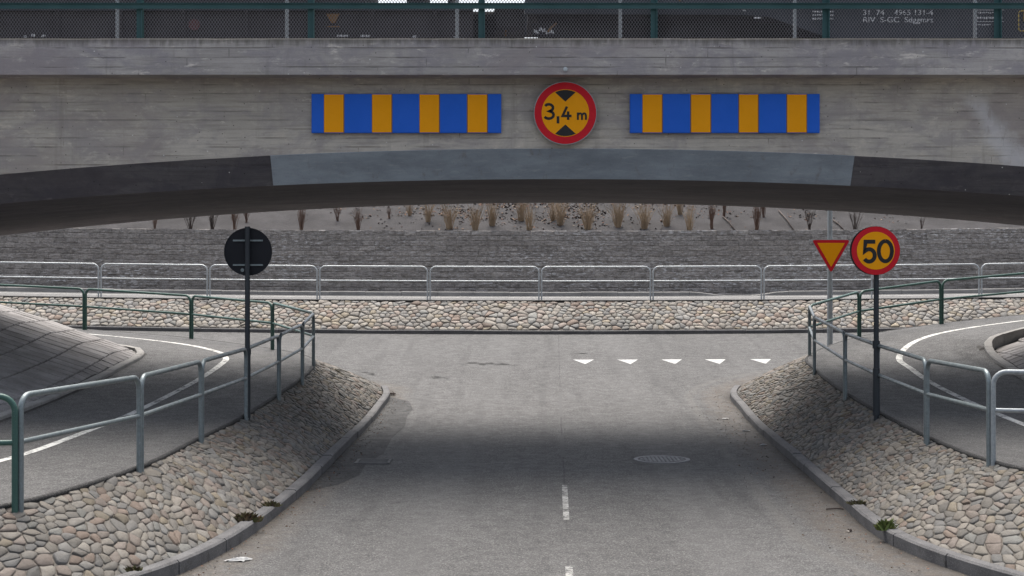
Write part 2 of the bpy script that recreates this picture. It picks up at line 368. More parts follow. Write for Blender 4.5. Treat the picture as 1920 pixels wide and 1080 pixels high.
M['wagon_brown'] = paint('wagon_dark', (.030, .026, .027), .7, .4, dirt=(.05, .03, .02), dirty=.4)
M['under'] = paint('running_gear', (.016, .014, .014), .75, .3, dirt=(.03, .022, .016), dirty=.4)
M['wheel'] = paint('wheel_steel', (.030, .026, .024), .6, .4, dirt=(.06, .035, .02), dirty=.4)
M['orange'] = paint('rusty_orange', (.20, .105, .035), .7, .4)
M['yellow'] = paint('yellow_paint', (.55, .40, .10), .5, .2)
M['white_txt'] = paint('white_lettering', (.68, .68, .68), .6, .15, dirt=(.25, .25, .25), dirty=.35, sc=9)
M['rail_steel'] = paint('rail_steel', (.10, .06, .04), .6, .4)
M['iron'] = paint('cast_iron', (.20, .20, .205), .6, .25, dirt=(.05, .05, .05), dirty=.5, sc=8)
M['drain'] = paint('drain_iron', (.09, .088, .088), .7, .3, dirt=(.04, .036, .03), dirty=.5, sc=8)
M['paper'] = paint('paper', (.42, .42, .41), .8, .3, dirt=(.3, .28, .25), dirty=.3, sc=12)
M['twig_dark'] = paint('dark_twig', (.060, .046, .040), .85, .4)
M['twig_red'] = paint('reddish_twig', (.115, .070, .052), .85, .4)
M['twig_tan'] = paint('tan_twig', (.30, .225, .15), .85, .4)
n = N('dry_leaf'); t = n.attr('tint'); M['leaf'] = n.out(t, .85, spec=.15)

# ------------------------------------------------------------------ the lie of the land
def zroad(X, Y):
    if Y < 12: u = 12-Y; z = .0068*min(u, 7)**2+.0952*max(0, u-7)
    elif Y < 23: z = 0
    else: u = Y-23; z = .0068*min(u, 7)**2+.0952*max(0, u-7)
    return z+.0008*(X-1)**2*smoothstep(28, 36, Y)*(1 if abs(X) < 25 else 25*25/(X*X))
LEFT = [((-9.5, 10.2, .72), (-10.5, 13.2, .72), (-9.0, 8.6)), ((-6.6, 11.1, .68), (-7.8, 13.6, .68), (-6.0, 9.3)),
        ((-5.0, 11.55, .67), (-7.0, 14.2, .67), (-4.4, 10.0)), ((-4.2, 12.0, .67), (-6.75, 14.9, .67), (-3.3, 11.3)),
        ((-3.75, 14.3, .66), (-6.6, 16, .66), (-2.68, 13.2)), ((-3.68, 16.8, .66), (-6.6, 17.5, .66), (-2.46, 16.5)),
        ((-3.6, 19.1, .68), (-6.6, 19.3, .69), (-2.44, 19.1)), ((-3.55, 21.5, .75), (-6.6, 21.3, .77), (-2.42, 21.8)),
        ((-3.43, 23.1, .87), (-6.55, 23, .88), (-2.40, 24)), ((-3.42, 24.8, 1.0), (-6.5, 24.3, 1.0), (-2.38, 26.2)),
        ((-3.7, 26.3, 1.05), (-6.48, 25.2, 1.08), (-2.40, 28.2)), ((-4.6, 27.95, 1.1), (-6.6, 25.8, 1.14), (-3.0, 29.6)),
        ((-6.7, 30.35, 1.2), (-7.0, 26.3, 1.2), (-5.6, 31.6)), ((-9.3, 31.7, 1.33), (-9, 27.3, 1.36), (-8.8, 32.9)),
        ((-12.5, 32.8, 1.45), (-12, 28.3, 1.5), (-12.2, 33.8)), ((-18, 34, 1.6), (-18, 29.6, 1.7), (-17.8, 34.8))]
RIGHT = [((11, 10.5, .75), (12, 13.5, .75), (10, 8.7)), ((7.8, 11.4, .72), (9.2, 13.9, .72), (6.8, 9.5)),
         ((6.2, 12.2, .7), (8.2, 14.4, .7), (5.2, 10.4)), ((5.35, 13.1, .7), (7.9, 15, .7), (4.25, 11.5)),
         ((4.87, 14.4, .7), (7.75, 16, .7), (3.62, 13.6)), ((4.84, 16.5, .69), (7.75, 17.5, .7), (3.68, 16.4)),
         ((4.9, 19, .735), (7.8, 19.3, .75), (3.82, 19.3)), ((4.96, 21.1, .8), (7.9, 21.2, .83), (3.92, 21.8)),
         ((5.05, 22.8, .86), (8.0, 22.5, .9), (4.03, 24)), ((5.15, 24.3, .95), (8.1, 23.6, 1.0), (4.15, 26.2)),
         ((5.42, 26.3, 1.08), (8.2, 24.6, 1.1), (4.28, 28.2)), ((6.9, 28.65, 1.31), (8.3, 25.3, 1.25), (5.1, 29.8)),
         ((8.9, 30, 1.52), (8.6, 25.8, 1.4), (7.6, 31.6)), ((12, 31.3, 1.75), (9.8, 26.4, 1.6), (11.2, 32.8)),
         ((15, 32.2, 1.9), (12.5, 27.3, 1.8), (14.5, 33.6)), ((20, 33.5, 2.1), (18, 28.8, 2.0), (19.8, 34.6))]
SUB = 6
def rows(T): return catmull([(*o, *i, *k) for o, i, k in T], SUB)   # outer xyz | inner xyz | kerb xy
LR, RR = rows(LEFT), rows(RIGHT)

# ground far below everything, and the road sheet
gm = MB(); gm.add([(-600, -300, -.6), (600, -300, -.6), (600, 900, -.6), (-600, 900, -.6)], [(0, 1, 2, 3)])
tag(gm.build('ground', M['earth']), kind='structure')
def lin(a, b, st): return list(np.arange(a, b, st))
xs = [-90, -60, -40, -30, -24]+lin(-20, -6, .7)+lin(-6, 8, .16)+lin(8, 20, .7)+[24, 30, 40, 60, 90]
ys = [-40, -25, -12, -4, 2, 6]+lin(8, 33, .25)+lin(33, 37.3, .35)+[37.4]
def polydist(pts, X, Y):
    d = np.full(X.shape, 99.)
    for a, b in zip(pts[:-1], pts[1:]):
        ab = b-a; L = ab@ab+1e-9
        t = np.clip(((X-a[0])*ab[0]+(Y-a[1])*ab[1])/L, 0, 1)
        d = np.minimum(d, np.hypot(X-a[0]-t*ab[0], Y-a[1]-t*ab[1]))
    return d
XX, YY = np.meshgrid(xs, ys)
rm = MB(); nx = len(xs)
rm.add([(x, y, zroad(x, y)) for y in ys for x in xs], [(j*nx+i, j*nx+i+1, (j+1)*nx+i+1, (j+1)*nx+i) for j in range(len(ys)-1) for i in range(nx-1)])
me = rm.mesh('road', M['asphalt'], smooth=True, fix=False)
for nm, rr in (('kerb_left', LR), ('kerb_right', RR)):
    a = me.attributes.new(nm, 'FLOAT', 'POINT'); a.data.foreach_set('value', polydist(rr[:, 6:8], XX, YY).ravel().astype(np.float32))
road = tag(link('road', me), kind='structure')
def drape(poly, lift=.004):             # flat painted polygon following the road
    return [(x, y, zroad(x, y)+lift) for x, y in poly]
def flat(name, poly, mat, parent, lift=.004):
    b = MB(); b.add(drape(poly, lift), [tuple(range(len(poly)))]); return b.build(name, mat, parent, fix=False)
# centre line
def cx(Y): return .14+.0285*Y
def dash(y0, y1, mat, w=.065):
    b = MB(); k = 6; v = []
    for i in range(k+1):
        y = y0+(y1-y0)*i/k; v += drape([(cx(y)-w/2, y), (cx(y)+w/2, y)])
    b.add(v, [(2*i, 2*i+1, 2*i+3, 2*i+2) for i in range(k)]); return b.build('centre_line_dash', mat, road, fix=False)
dash(15.1, 17.55, M['dash_mark']); dash(10.2, 12.72, M['dash_mark']); dash(20.2, 22.9, M['faint_mark']); dash(25.4, 28.6, M['faint_mark'], .06)
def yroad(py, X=2):
    lo, hi = 10, 45
    for _ in range(40):
        m = (lo+hi)/2
        if HOR+F*(HC-zroad(X, m))/m > py: lo = m
        else: hi = m
    return lo
for px in (1094, 1177, 1259, 1341, 1426, 1509):
    Yb, Ya = yroad(674.5), yroad(683)
    xc = (px-960)*Yb/F; w = 19.5*Yb/F
    flat('give_way_mark', [(xc-w, Yb), (xc+w, Yb), (xc+.01, Ya)], M['white_mark'], road)
def blobpoly(px, py, wx, wy, seed, n=22, jag=.45):
    rnd = random.Random(seed); out = []
    for k in range(n):
        a = 2*math.pi*k/n; r = 1-jag*rnd.random()
        X0, Y0 = px+wx*math.cos(a)*r, py-wy*math.sin(a)*r
        Y = yroad(Y0); out.append(((X0-960)*Y/F, Y))
    return out
rnd = random.Random(21)
for (px, py, wx, wy, tilt) in ((1088, 663, 26, 1.2, 0), (905, 683, 36, 3.4, .02), (955, 684, 24, 1.6, .05), (822, 708, 24, 3.0, .22), (690, 700, 20, 2, .1)):
    b = MB()                             # scuffed, broken-up surface: many thin slivers
    for k in range(16):
        ox, oy = rnd.gauss(0, .45)*wx, rnd.gauss(0, .45)*wy; oy += ox*tilt
        q = blobpoly(px+ox, py+oy, wx*rnd.uniform(.08, .38), wy*rnd.uniform(.10, .34), rnd.random(), 9, .7)
        v = drape(q, .003+.0006*k); b.add(v, [tuple(range(len(v)))])
    tag(b.build('scuffed_asphalt', M['patch'], road, fix=False), kind='stuff')
# old resurfaced strip along the left kerb
stp = [(-2.38, 28.0), (-1.95, 27.4), (-1.82, 26.4), (-1.86, 25.6), (-1.80, 24.2), (-1.88, 22.5), (-1.84, 20.6), (-1.98, 19.6), (-1.95, 18.4), (-2.12, 17.6), (-2.40, 17.1)]
b = MB(); v = []
for x, y in stp: v += drape([(x, y), (-2.43, y)], .003)
b.add(v, [(2*i, 2*i+2, 2*i+3, 2*i+1) for i in range(len(stp)-1)]); b.build('asphalt_strip', M['patch'], road, fix=False)

# ------------------------------------------------------------------ paths
def make_path(rr, side):
    m = MB(); K = 8; n = len(rr)
    for r in rr:
        o, i = Vector(r[:3]), Vector(r[3:6])
        for k in range(K+1): m.add([o.lerp(i, k/K)], [])
    m.add([], []); m.f = [(a*(K+1)+k, a*(K+1)+k+1, (a+1)*(K+1)+k+1, (a+1)*(K+1)+k) for a in range(n-1) for k in range(K)]
    m.m = [0]*len(m.f); m.tint = [(1, 1, 1)]*len(m.f)
    p = tag(m.build('footpath', M['path'], smooth=True), kind='structure')
    b = MB(); v = []; pts = []
    for q, r in enumerate(rr):
        t = .51 if q < 60 else .51-.1*smoothstep(60, 74, q)
        pts.append(Vector(r[:3]).lerp(Vector(r[3:6]), t)+Vector((0, 0, .004)))
    for q in range(len(pts)):
        d = (pts[min(q+1, len(pts)-1)]-pts[max(q-1, 0)]); d.z = 0; d.normalize(); nn = Vector((-d.y, d.x, 0))*.055
        v += [pts[q]+nn, pts[q]-nn]
    b.add(v, [(2*i, 2*i+1, 2*i+3, 2*i+2) for i in range(len(pts)-1)]); b.build('path_line', M['path_mark'], p, fix=False)
    # asphalt lip at the outer edge
    e = MB(); e.tube([Vector(r[:3])+Vector((0, 0, -.02)) for r in rr], .03, 6); e.build('path_edge', M['patch'], p, smooth=True)
    return p
pathL, pathR = make_path(LR, -1), make_path(RR, 1)

# ------------------------------------------------------------------ cobbles
def voronoi(L, W, s, seed, jit=.36):
    rnd = random.Random(seed); pts = []; grid = {}
    dv = s*.9; nv = max(1, round(W/dv)); dv = W/nv; nu = round(L/s); du = L/nu
    for j in range(-2, nv+2):
        for i in range(-2, nu+2):
            u = (i+.5+(.5 if j % 2 else 0)-.25+rnd.uniform(-jit, jit))*du; v = (j+.5+rnd.uniform(-jit, jit))*dv
            if rnd.random() < .21: continue
            grid.setdefault((i, j), []).append((u, v))
    cells = []
    for (i, j), ps in grid.items():
        for (u, v) in ps:
            if not (-.02 < u < L+.02 and 0 < v < W): continue
            poly = [(u-2*s, v-2*s), (u+2*s, v-2*s), (u+2*s, v+2*s), (u-2*s, v+2*s)]
            for a in range(-3, 4):
                for c in range(-3, 4):
                    for (p, q) in grid.get((i+a, j+c), ()):
                        if p == u and q == v: continue
                        nxp, nyp = p-u, q-v; k = (nxp*(p+u)+nyp*(q+v))/2; out = []
                        for e in range(len(poly)):
                            A, B = poly[e-1], poly[e]
                            da, db = nxp*A[0]+nyp*A[1]-k, nxp*B[0]+nyp*B[1]-k
                            if (da < 0) != (db < 0):
                                t = da/(da-db); out.append((A[0]+t*(B[0]-A[0]), A[1]+t*(B[1]-A[1])))
                            if db < 0: out.append(B)
                        poly = out
                        if not poly: break
            if len(poly) >= 3: cells.append([(min(max(x, 0), L), min(max(y, 0), W)) for x, y in poly])
    return cells
COB = [(.34, .315, .275), (.31, .29, .265), (.37, .335, .295), (.31, .305, .295), (.26, .26, .26), (.29, .295, .285), (.33, .31, .285), (.36, .335, .30),
       (.36, .30, .265), (.33, .28, .25), (.35, .30, .225), (.28, .265, .245), (.25, .245, .24), (.39, .36, .32), (.29, .22, .18)]
def stone(mb, cell, fpos, rnd, hgt=.05, tone=1, gap=.972):
    poly = cell
    q = []                               # cut the corners: a rounded stone
    for i in range(len(poly)):
        a, b = poly[i], poly[(i+1) % len(poly)]
        cc = rnd.uniform(.08, .22); q += [(a[0]*(1-cc)+b[0]*cc, a[1]*(1-cc)+b[1]*cc), (a[0]*cc+b[0]*(1-cc), a[1]*cc+b[1]*(1-cc))]
    q2 = [q[0]]
    for p in q[1:]:
        if math.dist(p, q2[-1]) > .012: q2.append(p)
    q = q2
    if len(q) < 5: return None
    cx_, cy_ = sum(p[0] for p in q)/len(q), sum(p[1] for p in q)/len(q)
    ar = abs(sum(q[i-1][0]*q[i][1]-q[i][0]*q[i-1][1] for i in range(len(q))))/2
    if ar < .002: return None
    H = hgt*rnd.uniform(.65, 1.25)*min(1.25, math.sqrt(ar)/.15); tx, ty = rnd.uniform(-.11, .11), rnd.uniform(-.11, .11)
    kk = rnd.uniform(.62, .98)*tone; cc = rnd.choice(COB); gl = sum(cc)/3; cc = tuple(v*.82+gl*.18 for v in cc); mb.t = (cc[0]*kk, cc[1]*kk*.985, cc[2]*kk*.95)
    n = len(q); V = []
    jit = [rnd.uniform(.90, 1.02) for _ in q]
    for (sc, h) in ((gap, -.02), (gap*.97, H*.5), (gap*.86, H*.92)):
        for k, p in enumerate(q):
            du, dv = (p[0]-cx_)*sc*jit[k], (p[1]-cy_)*sc*jit[k]
            V.append(fpos(cx_+du, cy_+dv, h+(du*tx+dv*ty if h > 0 else 0)))
    V.append(fpos(cx_, cy_, H*1.05))
    fs = []
    for r in range(2): fs += [(r*n+k, r*n+(k+1) % n, (r+1)*n+(k+1) % n, (r+1)*n+k) for k in range(n)]
    fs += [(2*n+k, 2*n+(k+1) % n, 3*n) for k in range(n)]
    mb.add(V, fs); c = fpos(cx_, cy_, H)
    return c, ar
def bank(name, toe, top, s, seed, hgt, parts=300, tone=1.0):
    """toe/top: matched polylines (numpy, xyz). Stones laid on the ruled surface between them."""
    mid = (toe+top)/2; seg = np.linalg.norm(np.diff(mid, axis=0), axis=1); S = np.concatenate([[0], np.cumsum(seg)])
    W = float(np.median(np.linalg.norm(top-toe, axis=1))); L = float(S[-1])
    def base(u, v):
        k = min(len(S)-2, max(0, int(np.searchsorted(S, u))-1)); t = (u-S[k])/(S[k+1]-S[k]+1e-9)
        a = toe[k]*(1-t)+toe[k+1]*t; b = top[k]*(1-t)+top[k+1]*t; w = v/W
        p = a*(1-w)+b*w; d = b-a; e = mid[k+1]-mid[k]
        nn = np.cross(e, d); nn = nn/(np.linalg.norm(nn)+1e-9)
        return p, (nn if nn[2] > 0 else -nn)
    def fpos(u, v, h): p, nn = base(u, v); bul = .035*math.sin(math.pi*min(1, max(0, v/W))); return tuple(p+nn*(h+bul))
    m = MB(); K = 5; n = len(toe)
    for k in range(n):
        for j in range(K+1): m.v.append(fpos(S[k], W*j/K, -.004))
    m.f = [(a*(K+1)+j, a*(K+1)+j+1, (a+1)*(K+1)+j+1, (a+1)*(K+1)+j) for a in range(n-1) for j in range(K)]; m.m = [0]*len(m.f); m.tint = [(1, 1, 1)]*len(m.f)
    root = tag(m.build(name, M['mortar']), kind='structure')
    rnd = random.Random(seed); got = []
    for cell in voronoi(L, W, s, seed):
        mb = MB(); r = stone(mb, cell, fpos, rnd, hgt, tone)
        if r is None: continue
        c, ar = r; px, py = 960+F*c[0]/c[1], HOR+F*(HC-c[2])/c[1]
        inview = -20 < px < 1940 and 380 < py < 1100
        got.append(((ar*(F/c[1])**2 if inview else -1), mb))
    got.sort(key=lambda t: -t[0]); rest = MB()
    for k, (a, mb) in enumerate(got):
        if k < parts and a > 0: mb.build('cobble', M['cobble'], root, smooth=60, tint=True, fix=False)
        else:
            b0 = len(rest.v); rest.v += mb.v; rest.f += [tuple(b0+i for i in f) for f in mb.f]; rest.m += mb.m; rest.tint += mb.tint
    if rest.v: tag(rest.build('small_cobbles', M['cobble'], root, smooth=60, tint=True, fix=False), kind='stuff')
    return root
KW = .125; KH = .12
def kerb_offset(rr, side, d):           # kerb polyline pushed d away from the road
    k = rr[:, 6:8]; out = []
    for i in range(len(k)):
        t = k[min(i+1, len(k)-1)]-k[max(i-1, 0)]; t = t/np.linalg.norm(t)
        nn = np.array([-t[1], t[0]])*(1 if side < 0 else -1); out.append(k[i]+nn*d)
    return np.array(out)
for rr, side, sd in ((LR, -1, 11), (RR, 1, 23)):
    kb = kerb_offset(rr, side, KW+.01)
    toe = np.array([(x, y, zroad(x, y)+KH-.03) for x, y in kb]); top = rr[:, :3]+np.array([0, 0, -.03])
    a, b = 5, len(rr)-18
    bank('cobbled_slope', toe[a:b], top[a:b], .130, sd, .015, tone=.60)

# kerb stones
def kerb(name, front, back, zf, hgt, length, mat, mat2=None, gap=.008, parent=None):
    S = np.concatenate([[0], np.cumsum(np.linalg.norm(np.diff(front, axis=0), axis=1))])
    root = empty(name, (front[0][0], front[0][1], zf(*front[0])), kind='structure')
    n = max(1, int(S[-1]/length)); rnd = random.Random(len(front))
    def at(s):
        return np.array([np.interp(s, S, front[:, 0]), np.interp(s, S, front[:, 1])]), np.array([np.interp(s, S, back[:, 0]), np.interp(s, S, back[:, 1])])
    for k in range(n):
        s0, s1 = S[-1]*k/n+gap/2, S[-1]*(k+1)/n-gap/2; m = MB(); v = []; h = hgt+rnd.uniform(-.008, .008); off = rnd.uniform(-.006, .006)
        for j in range(4):
            a, b = at(s0+(s1-s0)*j/3); d = (b-a)/np.linalg.norm(b-a); a = a+d*off
            z = zf(*a)
            ch = a+d*.02
            v += [(a[0], a[1], z-.15), (a[0], a[1], z+h-.018), (ch[0], ch[1], z+h), (b[0], b[1], z+h), (b[0], b[1], z-.15)]
        fs = [(5*j+i, 5*j+(i+1) % 5, 5*j+5+(i+1) % 5, 5*j+5+i) for j in range(3) for i in range(5)]+[(0, 1, 2, 3, 4), (19, 18, 17, 16, 15)]
        m.add(v, fs); m.build('kerb_stone', mat, root)
    return root
for rr, side in ((LR, -1), (RR, 1)):
    f = rr[5:63, 6:8]; bk = kerb_offset(rr, side, KW)[5:63]
    kerb('kerb', f, bk, zroad, KH, 1.0, M['kerb'])

# ------------------------------------------------------------------ paved slopes below the bridge ends
def paved(rr, side):
    inner = rr[:, 3:6]
    poly = [tuple(p[:2]) for p in inner]+[(side*30, inner[-1][1]), (side*30, inner[0][1])]
    KY, KX, KZ = inner[18:58, 1], inner[18:58, 0], inner[18:58, 2]
    def near(X, Y):
        best = (1e9, 0)
        a = inner[:-1]; b = inner[1:]; ab = b[:, :2]-a[:, :2]; L = (ab**2).sum(1)+1e-9
        t = np.clip(((X-a[:, 0])*ab[:, 0]+(Y-a[:, 1])*ab[:, 1])/L, 0, 1)
        d = np.hypot(X-a[:, 0]-t*ab[:, 0], Y-a[:, 1]-t*ab[:, 1]); k = int(d.argmin()); return d[k], a[k, 2]+t[k]*(b[k, 2]-a[k, 2])
    def inside(x, y):
        c = False
        for i in range(len(poly)):
            (x1, y1), (x2, y2) = poly[i-1], poly[i]
            if (y1 > y) != (y2 > y) and x < (x2-x1)*(y-y1)/(y2-y1)+x1: c = not c
        return c
    def H(x, y):
        d, z = near(x, y)
        if not inside(x, y): return z+.02-.45*d
        a = np.interp(y, KY, KZ)+.315*min(abs(x-np.interp(y, KY, KX)), 7); b = z+.95*d
        h = max(0, .22-abs(a-b))/.22; return min(a, b)-h*h*.22/4+.02
    m = MB(); xs_ = [side*v for v in lin(5.8, 15.5, .25)+[18, 22]]; ys_ = lin(12.5, 24.5, .25)+lin(24.5, 29.5, .1)
    nx_ = len(xs_); m.v = [(x, y, H(x, y)) for y in ys_ for x in xs_]
    m.f = [(j*nx_+i, j*nx_+i+1, (j+1)*nx_+i+1, (j+1)*nx_+i) for j in range(len(ys_)-1) for i in range(nx_-1)]; m.m = [0]*len(m.f); m.tint = [(1, 1, 1)]*len(m.f)
    root = tag(m.build('paved_slope', M['joint'], smooth=True, fix=False), kind='structure')
    rnd = random.Random(5); S = .5; stuff = []; g_ = .014
    cand = []
    T_ = .27; S = .54
    for j in range(int(15.5/T_)):
        for i in range(int(8.5/S)):
            x0 = 6.34+i*S; y0 = 13+j*T_; cxm, cym = side*(x0+S/2), y0+T_/2
            cs = [(side*(x0+g_), y0+g_), (side*(x0+S-g_), y0+g_), (side*(x0+S-g_), y0+T_-g_), (side*(x0+g_), y0+T_-g_)]
            ok = [inside(*q) and near(*q)[0] > .135 for q in cs]
            if sum(ok) < 2: continue
            if not (inside(cxm, cym) and near(cxm, cym)[0] > .14):
                good = [q for q, k in zip(cs, ok) if k]; cxm, cym = sum(q[0] for q in good)/len(good), sum(q[1] for q in good)/len(good)
                if not (inside(cxm, cym) and near(cxm, cym)[0] > .14): continue
            tp = []
            for q, k in zip(cs, ok):
                if not k:                 # pull a corner back behind the edging
                    q0 = q; fit = None
                    for dx_, dy_ in [(side*.03*e, 0) for e in range(1, 15)]+[(0, -.03*e) for e in range(1, 9)]:
                        q2 = (q0[0]+dx_, q0[1]+dy_)
                        if abs(q2[0]-side*(x0+S/2)) < S/2-.02 and inside(*q2) and near(*q2)[0] > .135: fit = q2; break
                    if fit: tp.append(Vector((fit[0], fit[1], H(*fit)+.022))); continue
                    for t in (.1, .2, .3, .4, .5, .6, .7, .8, .9):
                        q2 = (q[0]+(cxm-q[0])*t, q[1]+(cym-q[1])*t)
                        if inside(*q2) and near(*q2)[0] > .135: break
                    q = q2
                tp.append(Vector((q[0], q[1], H(*q)+.022+rnd.uniform(-.005, .005))))
            mb = MB(); mb.t = tuple(Vector((.35, .335, .33))*rnd.uniform(.82, 1.08)); ctr = sum(tp, Vector())/4
            bt = [p-Vector((0, 0, .05)) for p in tp]; ed = [p-Vector((0, 0, .008)) for p in tp]; ins = [p.lerp(ctr, .035) for p in tp]
            mb.add(bt+ed+ins, [(i, (i+1) % 4, 4+(i+1) % 4, 4+i) for i in range(4)]+[(4+i, 4+(i+1) % 4, 8+(i+1) % 4, 8+i) for i in range(4)]+[(8, 9, 10, 11)])
            px = 960+F*ctr.x/ctr.y; cand.append((abs(px-960), mb))
    cand.sort(key=lambda t: t[0]); rest = MB()
    for k, (a, mb) in enumerate(cand):
        if a < 1010 and k < 300: mb.build('paving_slab', M['slab'], root, tint=True)
        else:
            b0 = len(rest.v); rest.v += mb.v; rest.f += [tuple(b0+i for i in f) for f in mb.f]; rest.m += mb.m; rest.tint += mb.tint
    tag(rest.build('outer_slabs', M['slab'], root, tint=True), kind='stuff')
    # kerb round the toe
    S0 = inner[24:84]
    back = []
    for i in range(len(S0)):
        t = S0[min(i+1, len(S0)-1)]-S0[max(i-1, 0)]; t = t[:2]/np.linalg.norm(t[:2]); nn = np.array([-t[1], t[0]])*(1 if side < 0 else -1); back.append(S0[i][:2]+nn*.13)
    zf = lambda x, y: near(x, y)[1]
    kerb('slope_kerb', S0[:, :2], np.array(back), zf, .065, .8, M['palekerb'])
paved(LR, -1); paved(RR, 1)

# ------------------------------------------------------------------ far bank, path, wall, sandy slope
def far(X): return .0008*(X-1)**2*(1 if abs(X) < 25 else 25*25/(X*X))
XF = np.arange(-17, 17.01, .5)
toe = np.array([(x, 37.17, 1.0+far(x)+.085) for x in XF]); top = np.array([(x, 38.45, 1.81+far(x)*.7) for x in XF])
bank('cobbled_bank', toe, top, .165, 31, .026, tone=.96)
kerb('far_kerb', np.array([(x, 37.0) for x in XF]), np.array([(x, 37.15) for x in XF]), zroad, .10, 1.0, M['kerb'])
def sheet(name, ylist, zf, mat, xs_=None, **k):
    xs_ = xs_ if xs_ is not None else [-90, -50, -30]+list(np.arange(-20, 20.1, 1))+[30, 50, 90]
    m = MB(); n_ = len(xs_); m.v = [(x, y, zf(x, y)) for y in ylist for x in xs_]
    m.f = [(j*n_+i, j*n_+i+1, (j+1)*n_+i+1, (j+1)*n_+i) for j in range(len(ylist)-1) for i in range(n_-1)]; m.m = [0]*len(m.f); m.tint = [(1, 1, 1)]*len(m.f)
    return tag(m.build(name, mat, smooth=True, fix=False), kind='structure')
zfp = lambda x, y: 1.835+far(x)*.7+(y-38.4)*.014
fp = sheet('far_path', [38.4, 39, 40, 41, 42, 43, 44], zfp, M['farpath'])
m = MB(); v = []
for x in np.arange(-20, 20.1, .5): v += [(x, 40.75, zfp(x, 40.75)+.004), (x, 41.0, zfp(x, 41)+.004)]
m.add(v, [(2*i, 2*i+1, 2*i+3, 2*i+2) for i in range(len(v)//2-1)]); m.build('path_line', M['white_mark'], fp, fix=False)
# edging at the top of the cobbles
m = MB(); m.tube([(x, 38.47, zfp(x, 38.47)-.03) for x in XF], .05, 6); m.build('path_edge', M['patch'], fp, smooth=True)
for (xa, xb) in ((-17, (1360-960)*42.3/F), ((1408-960)*42.3/F, 17)):
    fx = np.arange(xa, xb+.01, (xb-xa)/round((xb-xa)/.5))
    def zk(x, y, xa=xa, xb=xb):
        e = 0
        if xb < 16: e = smoothstep(xb-1.0, xb, x)
        if xa > -16: e = max(e, smoothstep(xa+1.0, xa, x) if False else 1-smoothstep(xa, xa+1.0, x))
        return zfp(x, y)-.11*e
    kerb('far_path_kerb', np.array([(x, 42.3) for x in fx]), np.array([(x, 42.48) for x in fx]), zk, .125, 1.02, M['palekerb'])
# retaining wall of split blocks
WY = 43.55; wall = empty('retaining_wall', (0, WY, 1.85), 'long weathered grey block retaining wall behind the far railing', 'wall')
rnd = random.Random(3); blocks = []
CH = .158; NR = 13
for r in range(NR):
    z0 = 1.80+r*CH; x = -17.5+rnd.uniform(0, .6); yy = WY+.012*r
    while x < 17.5:
        w = rnd.choice((.36, .48, .48, .6, .6, .72)); mb = MB(); g0 = .0025; gx = .0008
        zz0 = z0+far(x+w/2)*.55
        mb.t = tuple(Vector((.37, .345, .325))*rnd.uniform(.82, 1.15)); j = lambda s_: rnd.uniform(-s_, s_)
        f0 = yy+j(.008); b_ = .022
        V = [(x+gx, f0+.008, zz0+g0), (x+w-gx, f0+.008, zz0+g0), (x+w-gx, f0+.008, zz0+CH-g0), (x+gx, f0+.008, zz0+CH-g0)]
        I = [(x+.012+j(.005), f0+j(.012), zz0+.03+j(.008)), (x+w*.5+j(.05), f0-.004+j(.009), zz0+.03+j(.008)), (x+w-.012+j(.005), f0+j(.012), zz0+.03+j(.008)),
             (x+w-.012+j(.005), f0+j(.012), zz0+CH-.022+j(.006)), (x+w*.5+j(.05), f0-.004+j(.009), zz0+CH-.022+j(.006)), (x+.012+j(.005), f0+j(.012), zz0+CH-.022+j(.006))]
        B = [(p[0], f0+.25, p[2]) for p in V]
        mb.add(V+I+B, [(0, 1, 6, 5, 4), (1, 2, 7, 6), (2, 3, 9, 8, 7), (3, 0, 4, 9), (4, 5, 8, 9), (5, 6, 7, 8), (0, 10, 11, 1), (1, 11, 12, 2), (2, 12, 13, 3), (3, 13, 10, 0)])
        px = 960+F*(x+w/2)/WY; pz = HOR+F*(HC-zz0)/WY
        vis = w*(0 if not -10 < px < 1930 else 1)*(1 if r > 0 else .1)*(1.3 if r >= NR-6 else 1)*(1.25 if 380 < px < 1560 else 1)
        blocks.append((vis, mb)); x += w
blocks.sort(key=lambda t: -t[0]); rest = MB()
for k, (a, mb) in enumerate(blocks):
    if k < 300: mb.build('block', M['block'], wall, tint=True)
    else:
        b0 = len(rest.v); rest.v += mb.v; rest.f += [tuple(b0+i for i in f) for f in mb.f]; rest.m += mb.m; rest.tint += mb.tint
tag(rest.build('other_blocks', M['block'], wall, tint=True), kind='stuff')
m = MB(); m.box(-17.5, 17.5, WY+.2, WY+.5, 1.7, 1.8+NR*CH-.03); m.build('wall_core', M['mortar'], wall)
def zs(x, y):
    d = y-43.9; z = 3.83+far(x)*.55+.40*min(d, 8)+.02*max(0, min(d-8, 40))
    if abs(x) < 19 and d < 8: z += .09*mnoise.noise(Vector((x*.5, y*.7, 0)))*min(1, max(0, d+.1)*2)
    return z
sand = sheet('sandy_bank', [43.85]+list(np.arange(44.0, 48.1, .25))+[50, 52, 60, 92, 400], zs, M['sand'], [-300, -90, -50, -30]+list(np.arange(-20, 20.1, .5))+[30, 50, 90, 300])

# ------------------------------------------------------------------ the bridge
D1, D2 = 19.0, 26.2
bridge = empty('bridge', (.63, D1, 0), 'broad concrete railway bridge with a shallow arch spanning the road', 'bridge')
AX = lambda Y: .63+.0285*(Y-D1)
def zt(x, Y=D1): return 4.226-.00625*(x-AX(Y))**2
def zb(x, Y): return 3.847-.0059*(x-AX(Y))**2
BX = list(np.arange(-24, 24.01, .25))
def loft(sections, faces_closed=False):
    m = MB(); n_ = len(sections[0]); m.v = [tuple(p) for s_ in sections for p in s_]
    m.f = [(a*n_+k, a*n_+k+1, (a+1)*n_+k+1, (a+1)*n_+k) for a in range(len(sections)-1) for k in range(n_-1)]
    m.m = [0]*len(m.f); m.tint = [(1, 1, 1)]*len(m.f); return m
